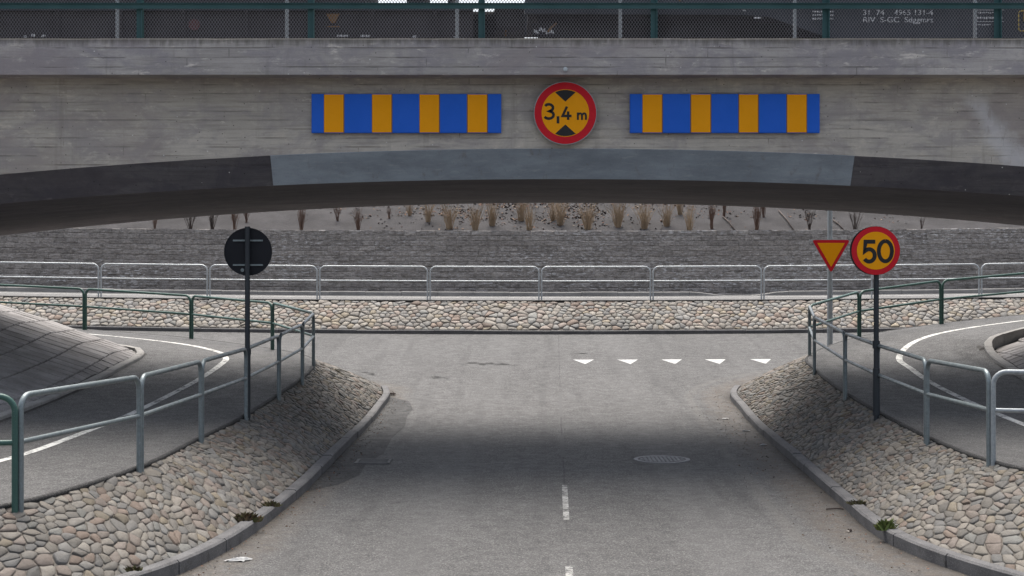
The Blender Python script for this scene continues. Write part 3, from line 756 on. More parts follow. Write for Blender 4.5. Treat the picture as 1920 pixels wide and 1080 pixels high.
# upper wall: front face, top of the deck, back face
loft([[(x, D1, zt(x)+.0), (x, D1, 4.6), (x, D1, 5.28), (x, D2, 5.28), (x, D2, 4.6), (x, D2, zt(x, D2))] for x in BX]).build('fascia_wall', M['fascia'], bridge)
yst = [19.3, 19.5]+list(np.arange(20, 25.6, .5))+[25.9]
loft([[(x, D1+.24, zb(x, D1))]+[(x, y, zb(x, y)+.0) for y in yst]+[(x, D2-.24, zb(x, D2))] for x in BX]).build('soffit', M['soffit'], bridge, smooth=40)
def bandpart(x0, x1, out, mat, name, back=False):
    xs_ = [x0]+[x for x in BX if x0+.02 < x < x1-.02]+[x1]
    if back: s_ = [[(x, D2, zt(x, D2)), (x, D2-.24, zb(x, D2))] for x in xs_]
    else: s_ = [[(x, D1+.02-out, zt(x)+.006), (x, D1-out, zt(x)-.002), (x, D1+.12-out, (zt(x)+zb(x, D1))/2), (x, D1+.24-out, zb(x, D1)-.006), (x, D1+.27-out, zb(x, D1)-.004)] for x in xs_]
    mm = loft(s_); n_ = len(s_[0])
    if not back:
        for e in (0, len(s_)-1):        # close the ends
            a = s_[e]; v = [Vector(p) for p in a]; mm.add([*v, v[-2]+Vector((0, .03, 0)), v[1]+Vector((0, .03, 0))], [(1, 2, 3, n_, n_+1)])
    return mm.build(name, mat, bridge)
PX0, PX1 = (507-960)*D1/F, (1602-960)*D1/F
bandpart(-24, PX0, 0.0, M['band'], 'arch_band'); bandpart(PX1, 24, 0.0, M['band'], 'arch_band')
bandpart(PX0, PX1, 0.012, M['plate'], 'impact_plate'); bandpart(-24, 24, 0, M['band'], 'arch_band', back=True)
# edge beams
def beam(y0, y1, name):
    m = MB(); pf = [(y0, 5.155), (y0+.015, 5.61), (y0+.03, 5.632), (y1-.03, 5.655), (y1, 5.63), (y1, 5.155)]
    m.prism([(-24, a, b) for a, b in pf], (48, 0, 0)); return m.build(name, M['beam'], bridge)
beam(18.64, 19.14, 'edge_beam'); beam(26.05, 26.55, 'edge_beam')
m = MB(); m.disc(P(1060, 130, 18.645)+Vector((0, -.022, 0)), .028, .03, 20); m.disc(P(1060, 130, 18.645)+Vector((0, -.034, 0)), .017, .012, 6); m.build('bolt_cap', M['galv_bright'], bridge, smooth=40)
# deck: ballast, sleepers, rails
deck = tag(loft([[(x, 19.6, 5.29), (x, 20.4, 5.52), (x, 25.8, 5.52), (x, 26.04, 5.29)] for x in (-60, 60)]).build('track_bed', M['ballast']), kind='structure')
m = MB(); [m.box(-60, 60, y-.035, y+.035, 5.58, 5.75) for y in (23.78, 25.22)]; m.build('rails', M['rail_steel'], deck)
m = MB(); [m.box(x, x+.25, 23.2, 25.8, 5.46, 5.59) for x in np.arange(-14, 14, .62)]; tag(m.build('sleepers', M['under'], deck), kind='stuff')

# fence on the edge beam
FY = 18.86; fence = empty('bridge_fence', (0, FY, 5.64), 'dark green steel fence with wire mesh along the top of the bridge', 'fence')
for px in (-60, 262, 583, 903, 1226, 1548, 1870, 2192):
    x = (px-960)*FY/F; m = MB(); m.box(x-.042, x+.03, FY, FY+.008, 5.64, 7.35); m.box(x+.031, x+.043, FY-.05, FY+.05, 5.64, 7.35); m.box(x-.08, x+.08, FY-.07, FY+.07, 5.632, 5.65)
    m.build('fence_post', M['fence_green'], fence)
zr = P(0, 13, FY).z
for z_, h_ in ((zr, .036), (7.28, .03)):
    m = MB(); m.box(-11, 11, FY-.075, FY-.052, z_-h_, z_+h_); m.box(-11, 11, FY-.1, FY-.0755, z_+h_-.008, z_+h_); m.build('fence_rail', M['fence_green'], fence)
m = MB(); y = FY+.06; z0, z1 = 5.65, 7.3; px_, pz_ = .040, .058; wd = .0068; sl_ = px_/pz_
L_ = math.hypot(px_, pz_); dx = wd/2*L_/pz_
for sgn in (1, -1):
    x = -11.5
    while x < 11.5:
        xa, xb = x, x+sgn*(z1-z0)*sl_; yy = y+(.0 if sgn > 0 else .006)
        lo, hi = (xa, xb)
        m.add([(xa-dx, yy, z0), (xa+dx, yy, z0), (xb+dx, yy, z1), (xb-dx, yy, z1), (xa, yy+.004, z0), (xb, yy+.004, z1)], [(0, 1, 2, 3), (1, 4, 5, 2), (4, 0, 3, 5)])
        x += px_
tag(m.build('wire_mesh', M['mesh_wire'], fence, fix=False), kind='stuff')
# grey posts behind the fence
ords = ['leftmost', 'second from the left', 'third from the left', 'fourth from the left', 'second from the right', 'rightmost']
for k, px in enumerate((220, 538, 857, 1163, 1490, 1828)):
    x = (px-960)*20.6/F; m = MB(); m.tube([(x, 20.6, 5.5), (x, 20.6, 7.5)], .027, 10); m.tube([(x, 20.6, 7.5), (x, 20.6, 7.53)], .032, 10)
    tag(m.build('steel_post', M['galv'], smooth=40), f'{ords[k]} of the thin galvanised posts standing behind the bridge fence', 'post', 'galvanised posts behind the fence')

# marker boards
def board(px0, px1, label, edges):
    Y = 18.93; root = empty('marker_board', P((px0+px1)/2, 250, Y), label, 'marker board', 'striped marker boards on the bridge')
    X = lambda px: (px-960)*Y/F
    z1, z0 = P(0, 176, Y).z, P(0, 249.5, Y).z
    m = MB(); m.box(X(px0), X(px1), Y, Y+.03, z0, z1); bevel(m.build('back_plate', M['sign_blue'], root), .003)
    for k, (a, b) in enumerate(edges):
        yel = k % 2 == 1
        m = MB(); m.box(X(a), X(b), Y-.004, Y-.0005, z0+.008, z1-.008); m.build('yellow_stripe' if yel else 'blue_stripe', M['sign_yellow' if yel else 'sign_blue'], root)
    for a, b in zip(edges[:-1], edges[1:]):
        m = MB(); m.box(X(a[1]), X(b[0]), Y-.003, Y-.0003, z0+.004, z1-.004); m.build('seam', M['sign_brown'], root)
    for t in (.15, .5, .85):
        x = X(px0+(px1-px0)*t); m = MB(); m.box(x-.025, x+.025, Y+.031, D1-.002, z0+.03, z1-.03); m.build('bracket', M['galv'], root)
board(584, 940, 'blue and yellow striped board on the bridge left of the height sign', [(585, 607), (608, 644), (646, 697), (698, 734), (736, 786), (787, 823), (825, 875), (877, 913), (915, 939.5)])
board(1181, 1537, 'blue and yellow striped board on the bridge right of the height sign', [(1182, 1204), (1205, 1241), (1243, 1294), (1296, 1332), (1334, 1384), (1386, 1421), (1423, 1474), (1476, 1512), (1513.5, 1536.5)])

# lettering strokes
def arc(cx_, cz_, rx, rz, a0, a1, n=16): return [(cx_+rx*math.cos(R(a0+(a1-a0)*i/n)), cz_+rz*math.sin(R(a0+(a1-a0)*i/n))) for i in range(n+1)]
def five(x, z, w, h): # lower left x,z
    return [[(x+.90*w, z+.93*h), (x+.20*w, z+.93*h), (x+.13*w, z+.50*h)]+arc(x+.46*w, z+.335*h, .40*w, .27*h, 125, -145, 18)]
def zero(x, z, w, h): return [arc(x+w/2, z+h/2, .41*w, .44*h, 90, 450, 32)]
def three(x, z, w, h): return [arc(x+.45*w, z+.72*h, .35*w, .21*h, 150, -90, 14)+arc(x+.45*w, z+.29*h, .40*w, .22*h, 90, -150, 16)[1:]]
# height sign
Y = 18.90; c = P(1060, 212, Y); hsn = empty('height_sign', c, 'round red and yellow height limit sign reading 3,4 m on the bridge', 'road sign')
m = MB(); m.disc(c, .415, .025, 64); m.build('sign_plate', M['sign_edge'], hsn)
m = MB(); m.disc(c+Vector((0, -.003, 0)), .405, .0028, 64); m.build('red_ring', M['sign_red'], hsn)
m = MB(); m.disc(c+Vector((0, -.006, 0)), .312, .0028, 64); m.build('yellow_face', M['sign_yellow'], hsn)
for s_ in (1, -1):
    m = MB(); a0 = math.degrees(math.atan2(.272, .135)); pts = [(0, s_*.150)]+[(x, s_*z) for x, z in arc(0, 0, .303, .303, a0, 180-a0, 10)]
    m.prism([(c.x+x, c.y-.009, c.z+z) for x, z in pts], (0, .0028, 0)); m.build('arrow_mark', M['sign_black'], hsn)
S_ = 1/6.75/142.7; T = lambda x, y: (c.x+(x-540)*S_, c.z-(y-555)*S_)
m = MB(); fr_ = c.y-.0085
x_, z_ = T(262, 640)
for st in three(x_, z_, 152*S_, 210*S_): m.strip(st, 34*S_, fr_)
m.strip([T(447, 595), T(447, 686)], 34*S_, fr_)
m.strip([T(560, 474), T(505, 592), T(618, 592)], 31*S_, fr_); m.strip([T(575, 535), T(575, 642)], 31*S_, fr_-.0015)
m.strip([T(698, 642), T(698, 548)], 25*S_, fr_); m.strip([T(704, 578), T(715, 562), T(732, 560), T(746, 570), T(750, 590), T(750, 642)], 24*S_, fr_-.0015)
m.strip([T(754, 578), T(766, 562), T(783, 560), T(796, 570), T(800, 590), T(800, 642)], 24*S_, fr_-.003)
m.build('lettering', M['sign_black'], hsn)
for dx_ in (-.2, .2):
    m = MB(); m.box(c.x+dx_-.02, c.x+dx_+.02, c.y+.026, D1-.002, c.z-.3, c.z+.3); m.build('bracket', M['galv'], hsn)

# ------------------------------------------------------------------ railings
def panel(root, A, B, h, r, mat, e=.031, corner=.13, midt=.57):
    A, B = Vector(A), Vector(B); d = B-A; hd = Vector((d.x, d.y, 0)).normalized(); L = Vector((d.x, d.y, 0)).length
    def pt(s_, z): return A+hd*s_+Vector((0, 0, d.z*s_/L+z))
    pts = [pt(e, -.08), pt(e, h*.5), pt(e, h-corner)]
    for i in range(1, 7): a = math.pi/2*i/6; pts.append(pt(e+corner*(1-math.cos(a)), h-corner+corner*math.sin(a)))
    pts.append(pt(L/2, h))
    for i in range(0, 6): a = math.pi/2*i/6; pts.append(pt(L-e-corner+corner*math.sin(a), h-corner+corner*math.cos(a)))
    pts += [pt(L-e, h-corner), pt(L-e, h*.5), pt(L-e, -.08)]
    m = MB(); m.tube(pts, r, 10); f = m.build('railing_panel', mat, root, smooth=50)
    m = MB(); m.tube([pt(e+r*.6, h*midt), pt(L-e-r*.6, h*midt)], r*.9, 8); m.build('mid_rail', mat, f, smooth=50)
    return f
def railing(pts, mats, label, h=.9, r=.026):
    root = empty('railing', pts[len(pts)//2], label, 'railing')
    for k in range(len(pts)-1): panel(root, pts[k], pts[k+1], h, r, M[mats[k]])
    return root
gL = ['rail_green']*2+['rail_grey']*6+['rail_green']*5
railing([(-9.0, 10.6, .72), (-6.5, 11.3, .68), (-4.10, 11.97, .67), (-3.69, 14.3, .66), (-3.62, 16.78, .66), (-3.53, 19.15, .68), (-3.48, 21.5, .75), (-3.36, 23.1, .86), (-3.40, 24.7, .99),
         (-4.62, 27.8, 1.1), (-6.72, 30.2, 1.2), (-9.36, 31.55, 1.33), (-12.2, 32.5, 1.44), (-15, 33.2, 1.53)], gL, 'green and grey tubular railing curving along the left footpath')
gR = ['rail_grey']*1+['galv']+['rail_grey']*5+['rail_green']*4
railing([(9.2, 13.3, .73), (7.0, 13.9, .70), (4.80, 14.46, .70), (4.75, 16.5, .69), (4.82, 19, .735), (4.88, 21.1, .80), (5.08, 24.2, .94), (5.43, 26.3, 1.08),
         (6.88, 28.55, 1.31), (8.92, 29.92, 1.52), (12.0, 31.2, 1.75), (15, 32.1, 1.9)], gR, 'grey and green tubular railing curving along the right footpath')
px_list = [-225, -20, 187, 391, 597, 804, 1013, 1222, 1430, 1637, 1838, 2042, 2246]
fpnts = [((p-960)*38.65/F, 38.65, zfp((p-960)*38.65/F, 38.65)) for p in px_list]
fr = empty('railing', fpnts[6], 'long bright galvanised railing in front of the grey block wall', 'railing')
for a, b in zip(fpnts[:-1], fpnts[1:]): panel(fr, a, b, .9, .021, M['galv_bright'], e=.036, corner=.16)

# ------------------------------------------------------------------ road signs on posts
# 50 sign, a shallow box sign
Y = 18.92; zb_ = .735; c = P(1642, 470, Y-.1); X0 = (1643-960)*Y/F
sg = empty('speed_sign', (X0, Y, zb_), 'round red and yellow speed sign reading 50 on a dark post', 'road sign')
yaw = R(3)
m = MB(); m.tube([(X0, Y, zb_-.1), (X0, Y, c.z+.24)], .034, 12); m.build('post', M['black_post'], sg, smooth=40)
m = MB(); m.tube([(X0, Y, zb_+.86), (X0, Y, zb_+.96)], .048, 12); m.build('clamp', M['black_post'], sg, smooth=40); m = MB(); m.tube([(X0, Y, zb_-.02), (X0, Y, zb_+.60)], .046, 12); m.build('clamp', M['black_post'], sg, smooth=40)
m = MB(); m.disc(c, .318, .095, 64); m.build('sign_box', M['sign_back'], sg, smooth=40)
m = MB(); m.disc(c+Vector((0, -.004, 0)), .316, .0035, 64); m.build('red_ring', M['sign_red'], sg)
m = MB(); m.disc(c+Vector((0, -.0075, 0)), .247, .003, 64); m.build('yellow_face', M['sign_yellow'], sg)
m = MB(); s50 = .6367/577*1.0
T = lambda x, y: (c.x+(x-968)*s50, c.z-(y-508)*s50)
x_, z_ = T(812, 655)
for st in five(x_, z_, 165*s50, 272*s50): m.strip(st, 47*s50, c.y-.0105)
x_, z_ = T(985, 650)
for st in zero(x_, z_, 190*s50, 272*s50): m.strip(st, 46*s50, c.y-.0105)
m.build('lettering', M['sign_black'], sg)
# sign seen from behind, left
Y = 19.2; zb_ = .68; X0 = (464-960)*Y/F; c = P(465, 472, Y+.05)
sg = empty('round_sign', (X0, Y, zb_), 'dark back of a round sign on a post beside the left railing', 'road sign')
m = MB(); m.tube([(X0, Y, zb_-.1), (X0, Y, c.z+.32)], .034, 12); m.tube([(X0, Y, c.z+.32), (X0, Y, c.z+.335)], .038, 12); m.build('post', M['black_post'], sg, smooth=40)
m = MB(); m.tube([(X0, Y, zb_+.82), (X0, Y, zb_+.90)], .048, 12); m.build('clamp', M['black_post'], sg, smooth=40); m = MB(); m.tube([(X0, Y, zb_-.02), (X0, Y, zb_+.82)], .042, 12); m.build('clamp', M['black_post'], sg, smooth=40)
m = MB(); m.disc(c, .320, .02, 64); m.build('sign_plate', M['sign_back'], sg, smooth=40)
m = MB(); m.disc(c+Vector((0, -.006, 0)), .320, .0058, 64, r0=.306); m.build('rim', M['sign_back'], sg, smooth=40)
m = MB(); m.disc(c+Vector((-.075, -.0012, -.245)), .024, .001, 20); m.build('maker_mark', M['rail_grey'], sg)
for dz in (.15, -.177):
    m = MB(); m.box(c.x-.20, c.x+.20, Y+.035, c.y-.002, c.z+dz-.011, c.z+dz+.011); m.build('back_rail', M['rail_grey'], sg)
# give way sign on a tall pole
Y = 33.3; X0 = (1556-960)*Y/F; zg = zroad(X0, Y)
sg = empty('give_way_sign', (X0, Y, zg), 'red and yellow triangular give way sign on a tall pale grey pole', 'road sign')
m = MB(); m.tube([(X0, Y, zg-.2), (X0, Y, 3.0), (X0, Y, 6.6)], .068, 14, r2=.05); m.build('pole', M['galv'], sg, smooth=40)
yf = Y-.12
def tri(sz, y, th, rad, cz=0):           # rounded triangle pointing down
    top_z = P(0, 451, Y).z; cx_ = X0; h_ = .84*.866*Y/33.3
    C = Vector((cx_, 0, top_z-h_/3.0)); cs = [Vector((-sz/2, 0, sz*.2887)), Vector((sz/2, 0, sz*.2887)), Vector((0, 0, -sz*.5774))]; out = []
    for i, q in enumerate(cs):
        d1, d2 = (cs[i-1]-q).normalized(), (cs[(i+1) % 3]-q).normalized(); a = q+d1*rad*1.73; b_ = q+d2*rad*1.73
        for t in (0, .25, .5, .75, 1): out.append(C+(a*(1-t)**2+q*2*t*(1-t)+b_*t*t)+Vector((0, y, 0)))
    return out
m = MB(); m.prism(tri(.90, yf, 0, .045), (0, .02, 0)); m.build('sign_plate', M['sign_edge'], sg)
m = MB(); m.prism(tri(.875, yf-.004, 0, .042), (0, .0035, 0)); m.build('red_border', M['sign_red'], sg)
m = MB(); m.prism(tri(.64, yf-.0075, 0, .012), (0, .003, 0)); m.build('yellow_face', M['sign_yellow'], sg)
m = MB(); ztop = P(0, 449, Y).z; m.box(X0-.5, X0+.40, yf+.0215, yf+.035, ztop-.035, ztop+.0); m.build('cross_bar', M['galv_bright'], sg)
for q in (.12, .42): m = MB(); m.tube([(X0, Y, ztop-q-.03), (X0, Y, ztop-q+.03)], .08, 14); m.build('clamp', M['galv'], sg, smooth=40)

# ------------------------------------------------------------------ covers, litter, weeds
Yc = yroad(862); X0 = (1241-960)*Yc/F
mc = empty('manhole_cover', (X0, Yc, 0), 'round cast iron manhole cover in the dark road under the bridge', 'manhole cover')
def ringz(m, r0, r1, z0, z1, n=40):
    v = []
    for (r, z) in ((r1, 0), (r1, z1), (r0, z1), (r0, 0)): v += [(X0+r*math.cos(2*math.pi*k/n), Yc+r*math.sin(2*math.pi*k/n), z) for k in range(n)]
    m.add(v, [(q*n+k, q*n+(k+1) % n, (q+1)*n+(k+1) % n, (q+1)*n+k) for q in range(3) for k in range(n)])
m = MB(); ringz(m, .335, .39, 0, .010); m.build('frame', M['iron'], mc)
m = MB(); n_ = 40; m.add([(X0+.325*math.cos(2*math.pi*k/n_), Yc+.325*math.sin(2*math.pi*k/n_), .006) for k in range(n_)], [tuple(range(n_))]); m.cur = 1
for i in range(-5, 6):
    for j in range(-5, 6):
        if i*i+j*j < 28: m.box(X0+i*.056-.017, X0+i*.056+.017, Yc+j*.056-.017, Yc+j*.056+.017, .0062, .013)
m.build('lid', [M['drain'], M['iron']], mc)
Yc = yroad(866); X0 = (700-960)*Yc/F
dg = empty('drain_grate', (X0, Yc, 0), 'iron drain grate in the gutter by the left kerb', 'drain')
m = MB(); w = .24; z1 = .014
m.box(X0-w, X0+w, Yc-w, Yc-w+.04, .0, z1); m.box(X0-w, X0+w, Yc+w-.04, Yc+w, 0, z1); m.box(X0-w, X0-w+.04, Yc-w+.041, Yc+w-.041, 0, z1); m.box(X0+w-.04, X0+w, Yc-w+.041, Yc+w-.041, 0, z1); m.build('frame', M['drain'], dg)
for k in range(7):
    y = Yc-w+.07+k*.056; m = MB(); m.box(X0-w+.042, X0+w-.042, y, y+.025, .0, .012); m.build('bar', M['drain'], dg)
def crumple(name, px, py, wx, wy, h, label, seed, mat='paper'):
    rnd = random.Random(seed); Y = yroad(py); X = (px-960)*Y/F; z = zroad(X, Y); m = MB(); k = 6
    for j in range(k+1):
        for i in range(k+1):
            u, v = i/k-.5, j/k-.5; e = 1-max(abs(u), abs(v))*2
            m.v.append((X+u*wx+rnd.uniform(-.1, .1)*wx/k+v*wx*.35, Y+v*wy+rnd.uniform(-.2, .2)*wy/k, z+.006+h*rnd.random()*(.3+.7*min(1, e*3))))
    m.f = [(j*(k+1)+i, j*(k+1)+i+1, (j+1)*(k+1)+i+1, (j+1)*(k+1)+i) for j in range(k) for i in range(k)]; m.m = [0]*len(m.f); m.tint = [(1, 1, 1)]*len(m.f)
    return tag(m.build(name, M[mat]), label, 'litter')
crumple('paper_scrap', 446, 1052, .19, .10, .03, 'crumpled white paper lying in the road by the left kerb', 1)
crumple('paper_scrap', 1361, 786, .12, .12, .02, 'small white paper scrap farthest along the right gutter', 2)
crumple('paper_scrap', 1399, 809, .12, .10, .02, 'small white paper scrap midway along the right gutter', 3)
crumple('paper_scrap', 1431, 835, .10, .12, .02, 'small grey paper scrap nearest in the shaded right gutter', 4)
m = MB(); Y = yroad(957); X = (1565-960)*Y/F; m.tube([(X-.09, Y, .014), (X+.02, Y+.03, .018), (X+.10, Y+.01, .014)], .009, 6); tag(m.build('stick', M['twig_dark'], smooth=True), 'short dark stick lying in the sandy right gutter', 'stick')
crumple('dirt_clod', 1593, 997, .05, .05, .03, 'small dark clod of dirt near the right kerb', 5, 'twig_dark')
crumple('dirt_clod', 735, 741, .13, .09, .05, 'dark clod of dirt at the far end of the left kerb', 6, 'twig_dark')
# grit in the gutters
m = MB(); rnd = random.Random(8)
for rr, side, sp in ((LR, 1, .32), (RR, -1, .75)):
    k_ = rr[:, 6:8]
    for _ in range(900):
        q = rnd.uniform(10, 62); i = int(q); t = q-i; a = k_[i]*(1-t)+k_[i+1]*t; X = a[0]+side*(.02+abs(rnd.gauss(0, sp*.5))); Y = a[1]; z = zroad(X, Y); s_ = rnd.uniform(.006, .02)
        ds = [Vector((rnd.uniform(-1, 1), rnd.uniform(-1, 1), rnd.uniform(.1, 1)))*s_ for _ in range(4)]
        m.t = tuple(Vector(rnd.choice(((.16, .13, .10), (.09, .06, .04), (.22, .2, .18), (.06, .05, .045), (.17, .09, .06))))); o = Vector((X, Y, z+.004))
        m.add([o+d for d in ds], [(0, 1, 2), (0, 2, 3), (0, 3, 1), (1, 3, 2)])
tag(m.build('gutter_grit', M['leaf'], tint=True, fix=False), kind='stuff')
def weed(px, py, Y, wd, h, n_, label, seed, cols):
    rnd = random.Random(seed); o = P(px, py, Y); m = MB()
    for _ in range(n_):
        a = rnd.uniform(0, 2*math.pi); r = rnd.uniform(0, wd); b = o+Vector((math.cos(a)*r, math.sin(a)*r*.6, -.03)); le = rnd.uniform(-1, 1); hh = h*rnd.uniform(.4, 1)*(1.1-r/wd*.5)
        t = b+Vector((le*hh*.7+math.cos(a)*.04, rnd.uniform(-.5, .5)*hh, hh)); mid = b.lerp(t, .55)+Vector((0, 0, hh*.15)); w = Vector((rnd.uniform(.006, .014), rnd.uniform(-.006, .006), 0))
        m.t = tuple(Vector(rnd.choice(cols))*rnd.uniform(.7, 1.3)); m.add([b-w, b+w, mid+w, mid-w, t], [(0, 1, 2, 3), (3, 2, 4)])
    return tag(m.build('weed_tuft', M['leaf'], tint=True, fix=False), label, 'weed')
GR = [(.07, .072, .03), (.10, .092, .045), (.14, .11, .06), (.10, .06, .035), (.06, .045, .03)]
weed(462, 972, 14.38, .15, .10, 200, 'largest green and brown weed tuft behind the left kerb', 1, GR)
weed(508, 945, 15.27, .08, .07, 80, 'small dark weed tuft farthest along the left kerb', 2, GR)
weed(250, 1066, 11.95, .08, .06, 80, 'small weed tuft nearest the viewer behind the left kerb', 3, GR)
weed(1660, 988, 13.9, .085, .11, 110, 'bright green grass tuft behind the right kerb', 4, [(.10, .13, .04), (.14, .15, .05), (.08, .10, .03)])
weed(1606, 941, 15.4, .09, .06, 80, 'low brown weed tuft behind the right kerb', 5, [(.10, .085, .05), (.07, .06, .04), (.09, .09, .04)])

# ------------------------------------------------------------------ shrubs on the sandy bank
def shrub_mesh(kind, seed):
    rnd = random.Random(seed); m = MB()
    if kind == 'tan':
        for _ in range(rnd.randint(50, 95)):
            a = rnd.uniform(0, 2*math.pi); r = rnd.uniform(0, .085); h = rnd.uniform(.3, 1.0); le = rnd.gauss(0, .24)
            b = Vector((math.cos(a)*r, math.sin(a)*r, -.03)); t = b+Vector((math.cos(a)*r*1.2+le*h, math.sin(a)*r*1.2+rnd.gauss(0, .1)*h, h)); mid = b.lerp(t, .5)+Vector((-le*.12, 0, .03))
            m.tube([b, mid, t], .0075, 3, False, .003)
            if rnd.random() < .5: q = b.lerp(t, rnd.uniform(.4, .8)); m.tube([q, q+Vector((rnd.uniform(-.12, .12), rnd.uniform(-.1, .1), rnd.uniform(.08, .2)))], .005, 3, False, .002)
    else:
        for _ in range(16 if kind == 'dark' else 22):
            a = rnd.uniform(0, 2*math.pi); le = rnd.uniform(.05, .5 if kind == 'dark' else .3); h = rnd.uniform(.6, 1.0)
            b = Vector((rnd.uniform(-.05, .05), rnd.uniform(-.04, .04), -.03)); t = b+Vector((math.cos(a)*le*h, math.sin(a)*le*h*.6, h)); mid = b.lerp(t, .45)+Vector((-math.cos(a)*.02, 0, -.02))
            m.tube([b, mid, t], .013, 4, False, .004)
            for _ in range(3):
                q = mid.lerp(t, rnd.uniform(0, .8)); m.tube([q, q+Vector((rnd.uniform(-.16, .16), rnd.uniform(-.1, .1), rnd.uniform(.1, .25)))], .006, 3, False, .003)
    return m.mesh('shrub', M['twig_'+kind], fix=False)
VAR = {k: [shrub_mesh(k, 10*i+j) for j in range(7)] for i, k in enumerate(('tan', 'dark', 'red'))}
KIND = {'tan': 'tan upright grassy', 'dark': 'dark bare spreading', 'red': 'reddish thin'}
SH = [(290, 434, 'red', .5), (357, 433, 'dark', .7), (398, 434, 'dark', .85), (440, 432, 'red', .75), (462, 417, 'red', .6), (565, 433, 'red', .85), (633, 414, 'red', .55), (672, 431, 'red', .75), (730, 410, 'red', .4), (768, 404, 'tan', .6),
      (803, 416, 'tan', .8), (843, 429, 'tan', 1.0), (892, 431, 'tan', .9), (923, 423, 'tan', .9), (977, 414, 'tan', .9), (992, 431, 'tan', 1.0), (1037, 413, 'tan', .8), (1050, 422, 'tan', 1.0), (1102, 430, 'tan', 1.1), (1160, 425, 'tan', 1.05),
      (1208, 429, 'tan', .95), (1250, 424, 'tan', .9), (1293, 431, 'tan', .9), (1335, 429, 'red', .85), (1357, 406, 'red', .7), (1419, 431, 'red', .95), (1432, 407, 'red', .6), (1518, 432, 'dark', .8), (1603, 431, 'dark', .7), (1728, 431, 'dark', .45), (1275, 402, 'tan', .8)]
SH.sort()
def bankpt(px, py):
    lo, hi = 43.9, 50
    for _ in range(40):
        y = (lo+hi)/2; x = (px-960)*y/F
        if HOR+F*(HC-zs(x, y))/y > py: lo = y
        else: hi = y
    return Vector(((px-960)*lo/F, lo, zs((px-960)*lo/F, lo)))
ORD = ['first', 'second', 'third', 'fourth', 'fifth', 'sixth', 'seventh', 'eighth', 'ninth', 'tenth', 'eleventh', 'twelfth', 'thirteenth', 'fourteenth', 'fifteenth']
tot = {k: sum(1 for s_ in SH if s_[2] == k) for k in VAR}; cnt = {k: 0 for k in VAR}
for i, (px, py, kind, sz) in enumerate(SH):
    o = link('shrub', VAR[kind][i % 7]); o.location = bankpt(px, py); o.scale = (sz*1.05, sz*1.05, sz*1.0); o.rotation_euler = (0, 0, random.uniform(0, 6))
    k = cnt[kind]; cnt[kind] += 1
    pos = f'{ORD[k]} from the left' if k < tot[kind]-1 else 'farthest right'
    tag(o, f'{KIND[kind]} shrub on the sandy bank, {pos} of the {KIND[kind].split()[0]} ones', 'shrub', 'dry shrubs on the sandy bank')
m = MB(); rnd = random.Random(4)
for _ in range(5200):
    px = rnd.gauss(1000, 150) if rnd.random() < .75 else rnd.uniform(600, 1700); y = rnd.uniform(44.05, 48); x = (px-960)*y/F
    if mnoise.noise(Vector((x*.7, y*1.2, 4))) < -.05 and rnd.random() < .8 or y < 44.9 and rnd.random() < .7: continue
    o = Vector((x, y, zs(x, y)+.015)); a = rnd.uniform(0, 6.3); s_ = rnd.uniform(.025, .065); u = Vector((math.cos(a), math.sin(a), rnd.uniform(-.3, .6)))*s_; w = Vector((-math.sin(a), math.cos(a), rnd.uniform(-.2, .5)))*s_*.6
    m.t = rnd.choice(((.13, .075, .05), (.17, .11, .075), (.09, .06, .045), (.22, .17, .13), (.12, .06, .045))); m.add([o-u, o-w*.8, o+u, o+w], [(0, 1, 2, 3)])
tag(m.build('leaf_litter', M['leaf'], tint=True, fix=False), kind='stuff')
for k, (a, b, lb) in enumerate((((1355, 408), (1378, 434), 'dark stick lying down the sandy bank left of centre pole bushes, leftmost of three'), ((1460, 397), (1488, 433), 'dark stick lying down the sandy bank, middle one of three'), ((1562, 415), (1581, 433), 'short dark stick lying on the sandy bank just right of the tall pole'))):
    p, q = bankpt(*a), bankpt(*b); m = MB(); m.tube([p+Vector((0, 0, .04)), p.lerp(q, .5)+Vector((.03, 0, .05)), q+Vector((0, 0, .03))], .022, 6); tag(m.build('stick', M['twig_dark'], smooth=True), lb if k else 'dark stick lying on the sandy bank, leftmost of the three slanting sticks', 'stick')

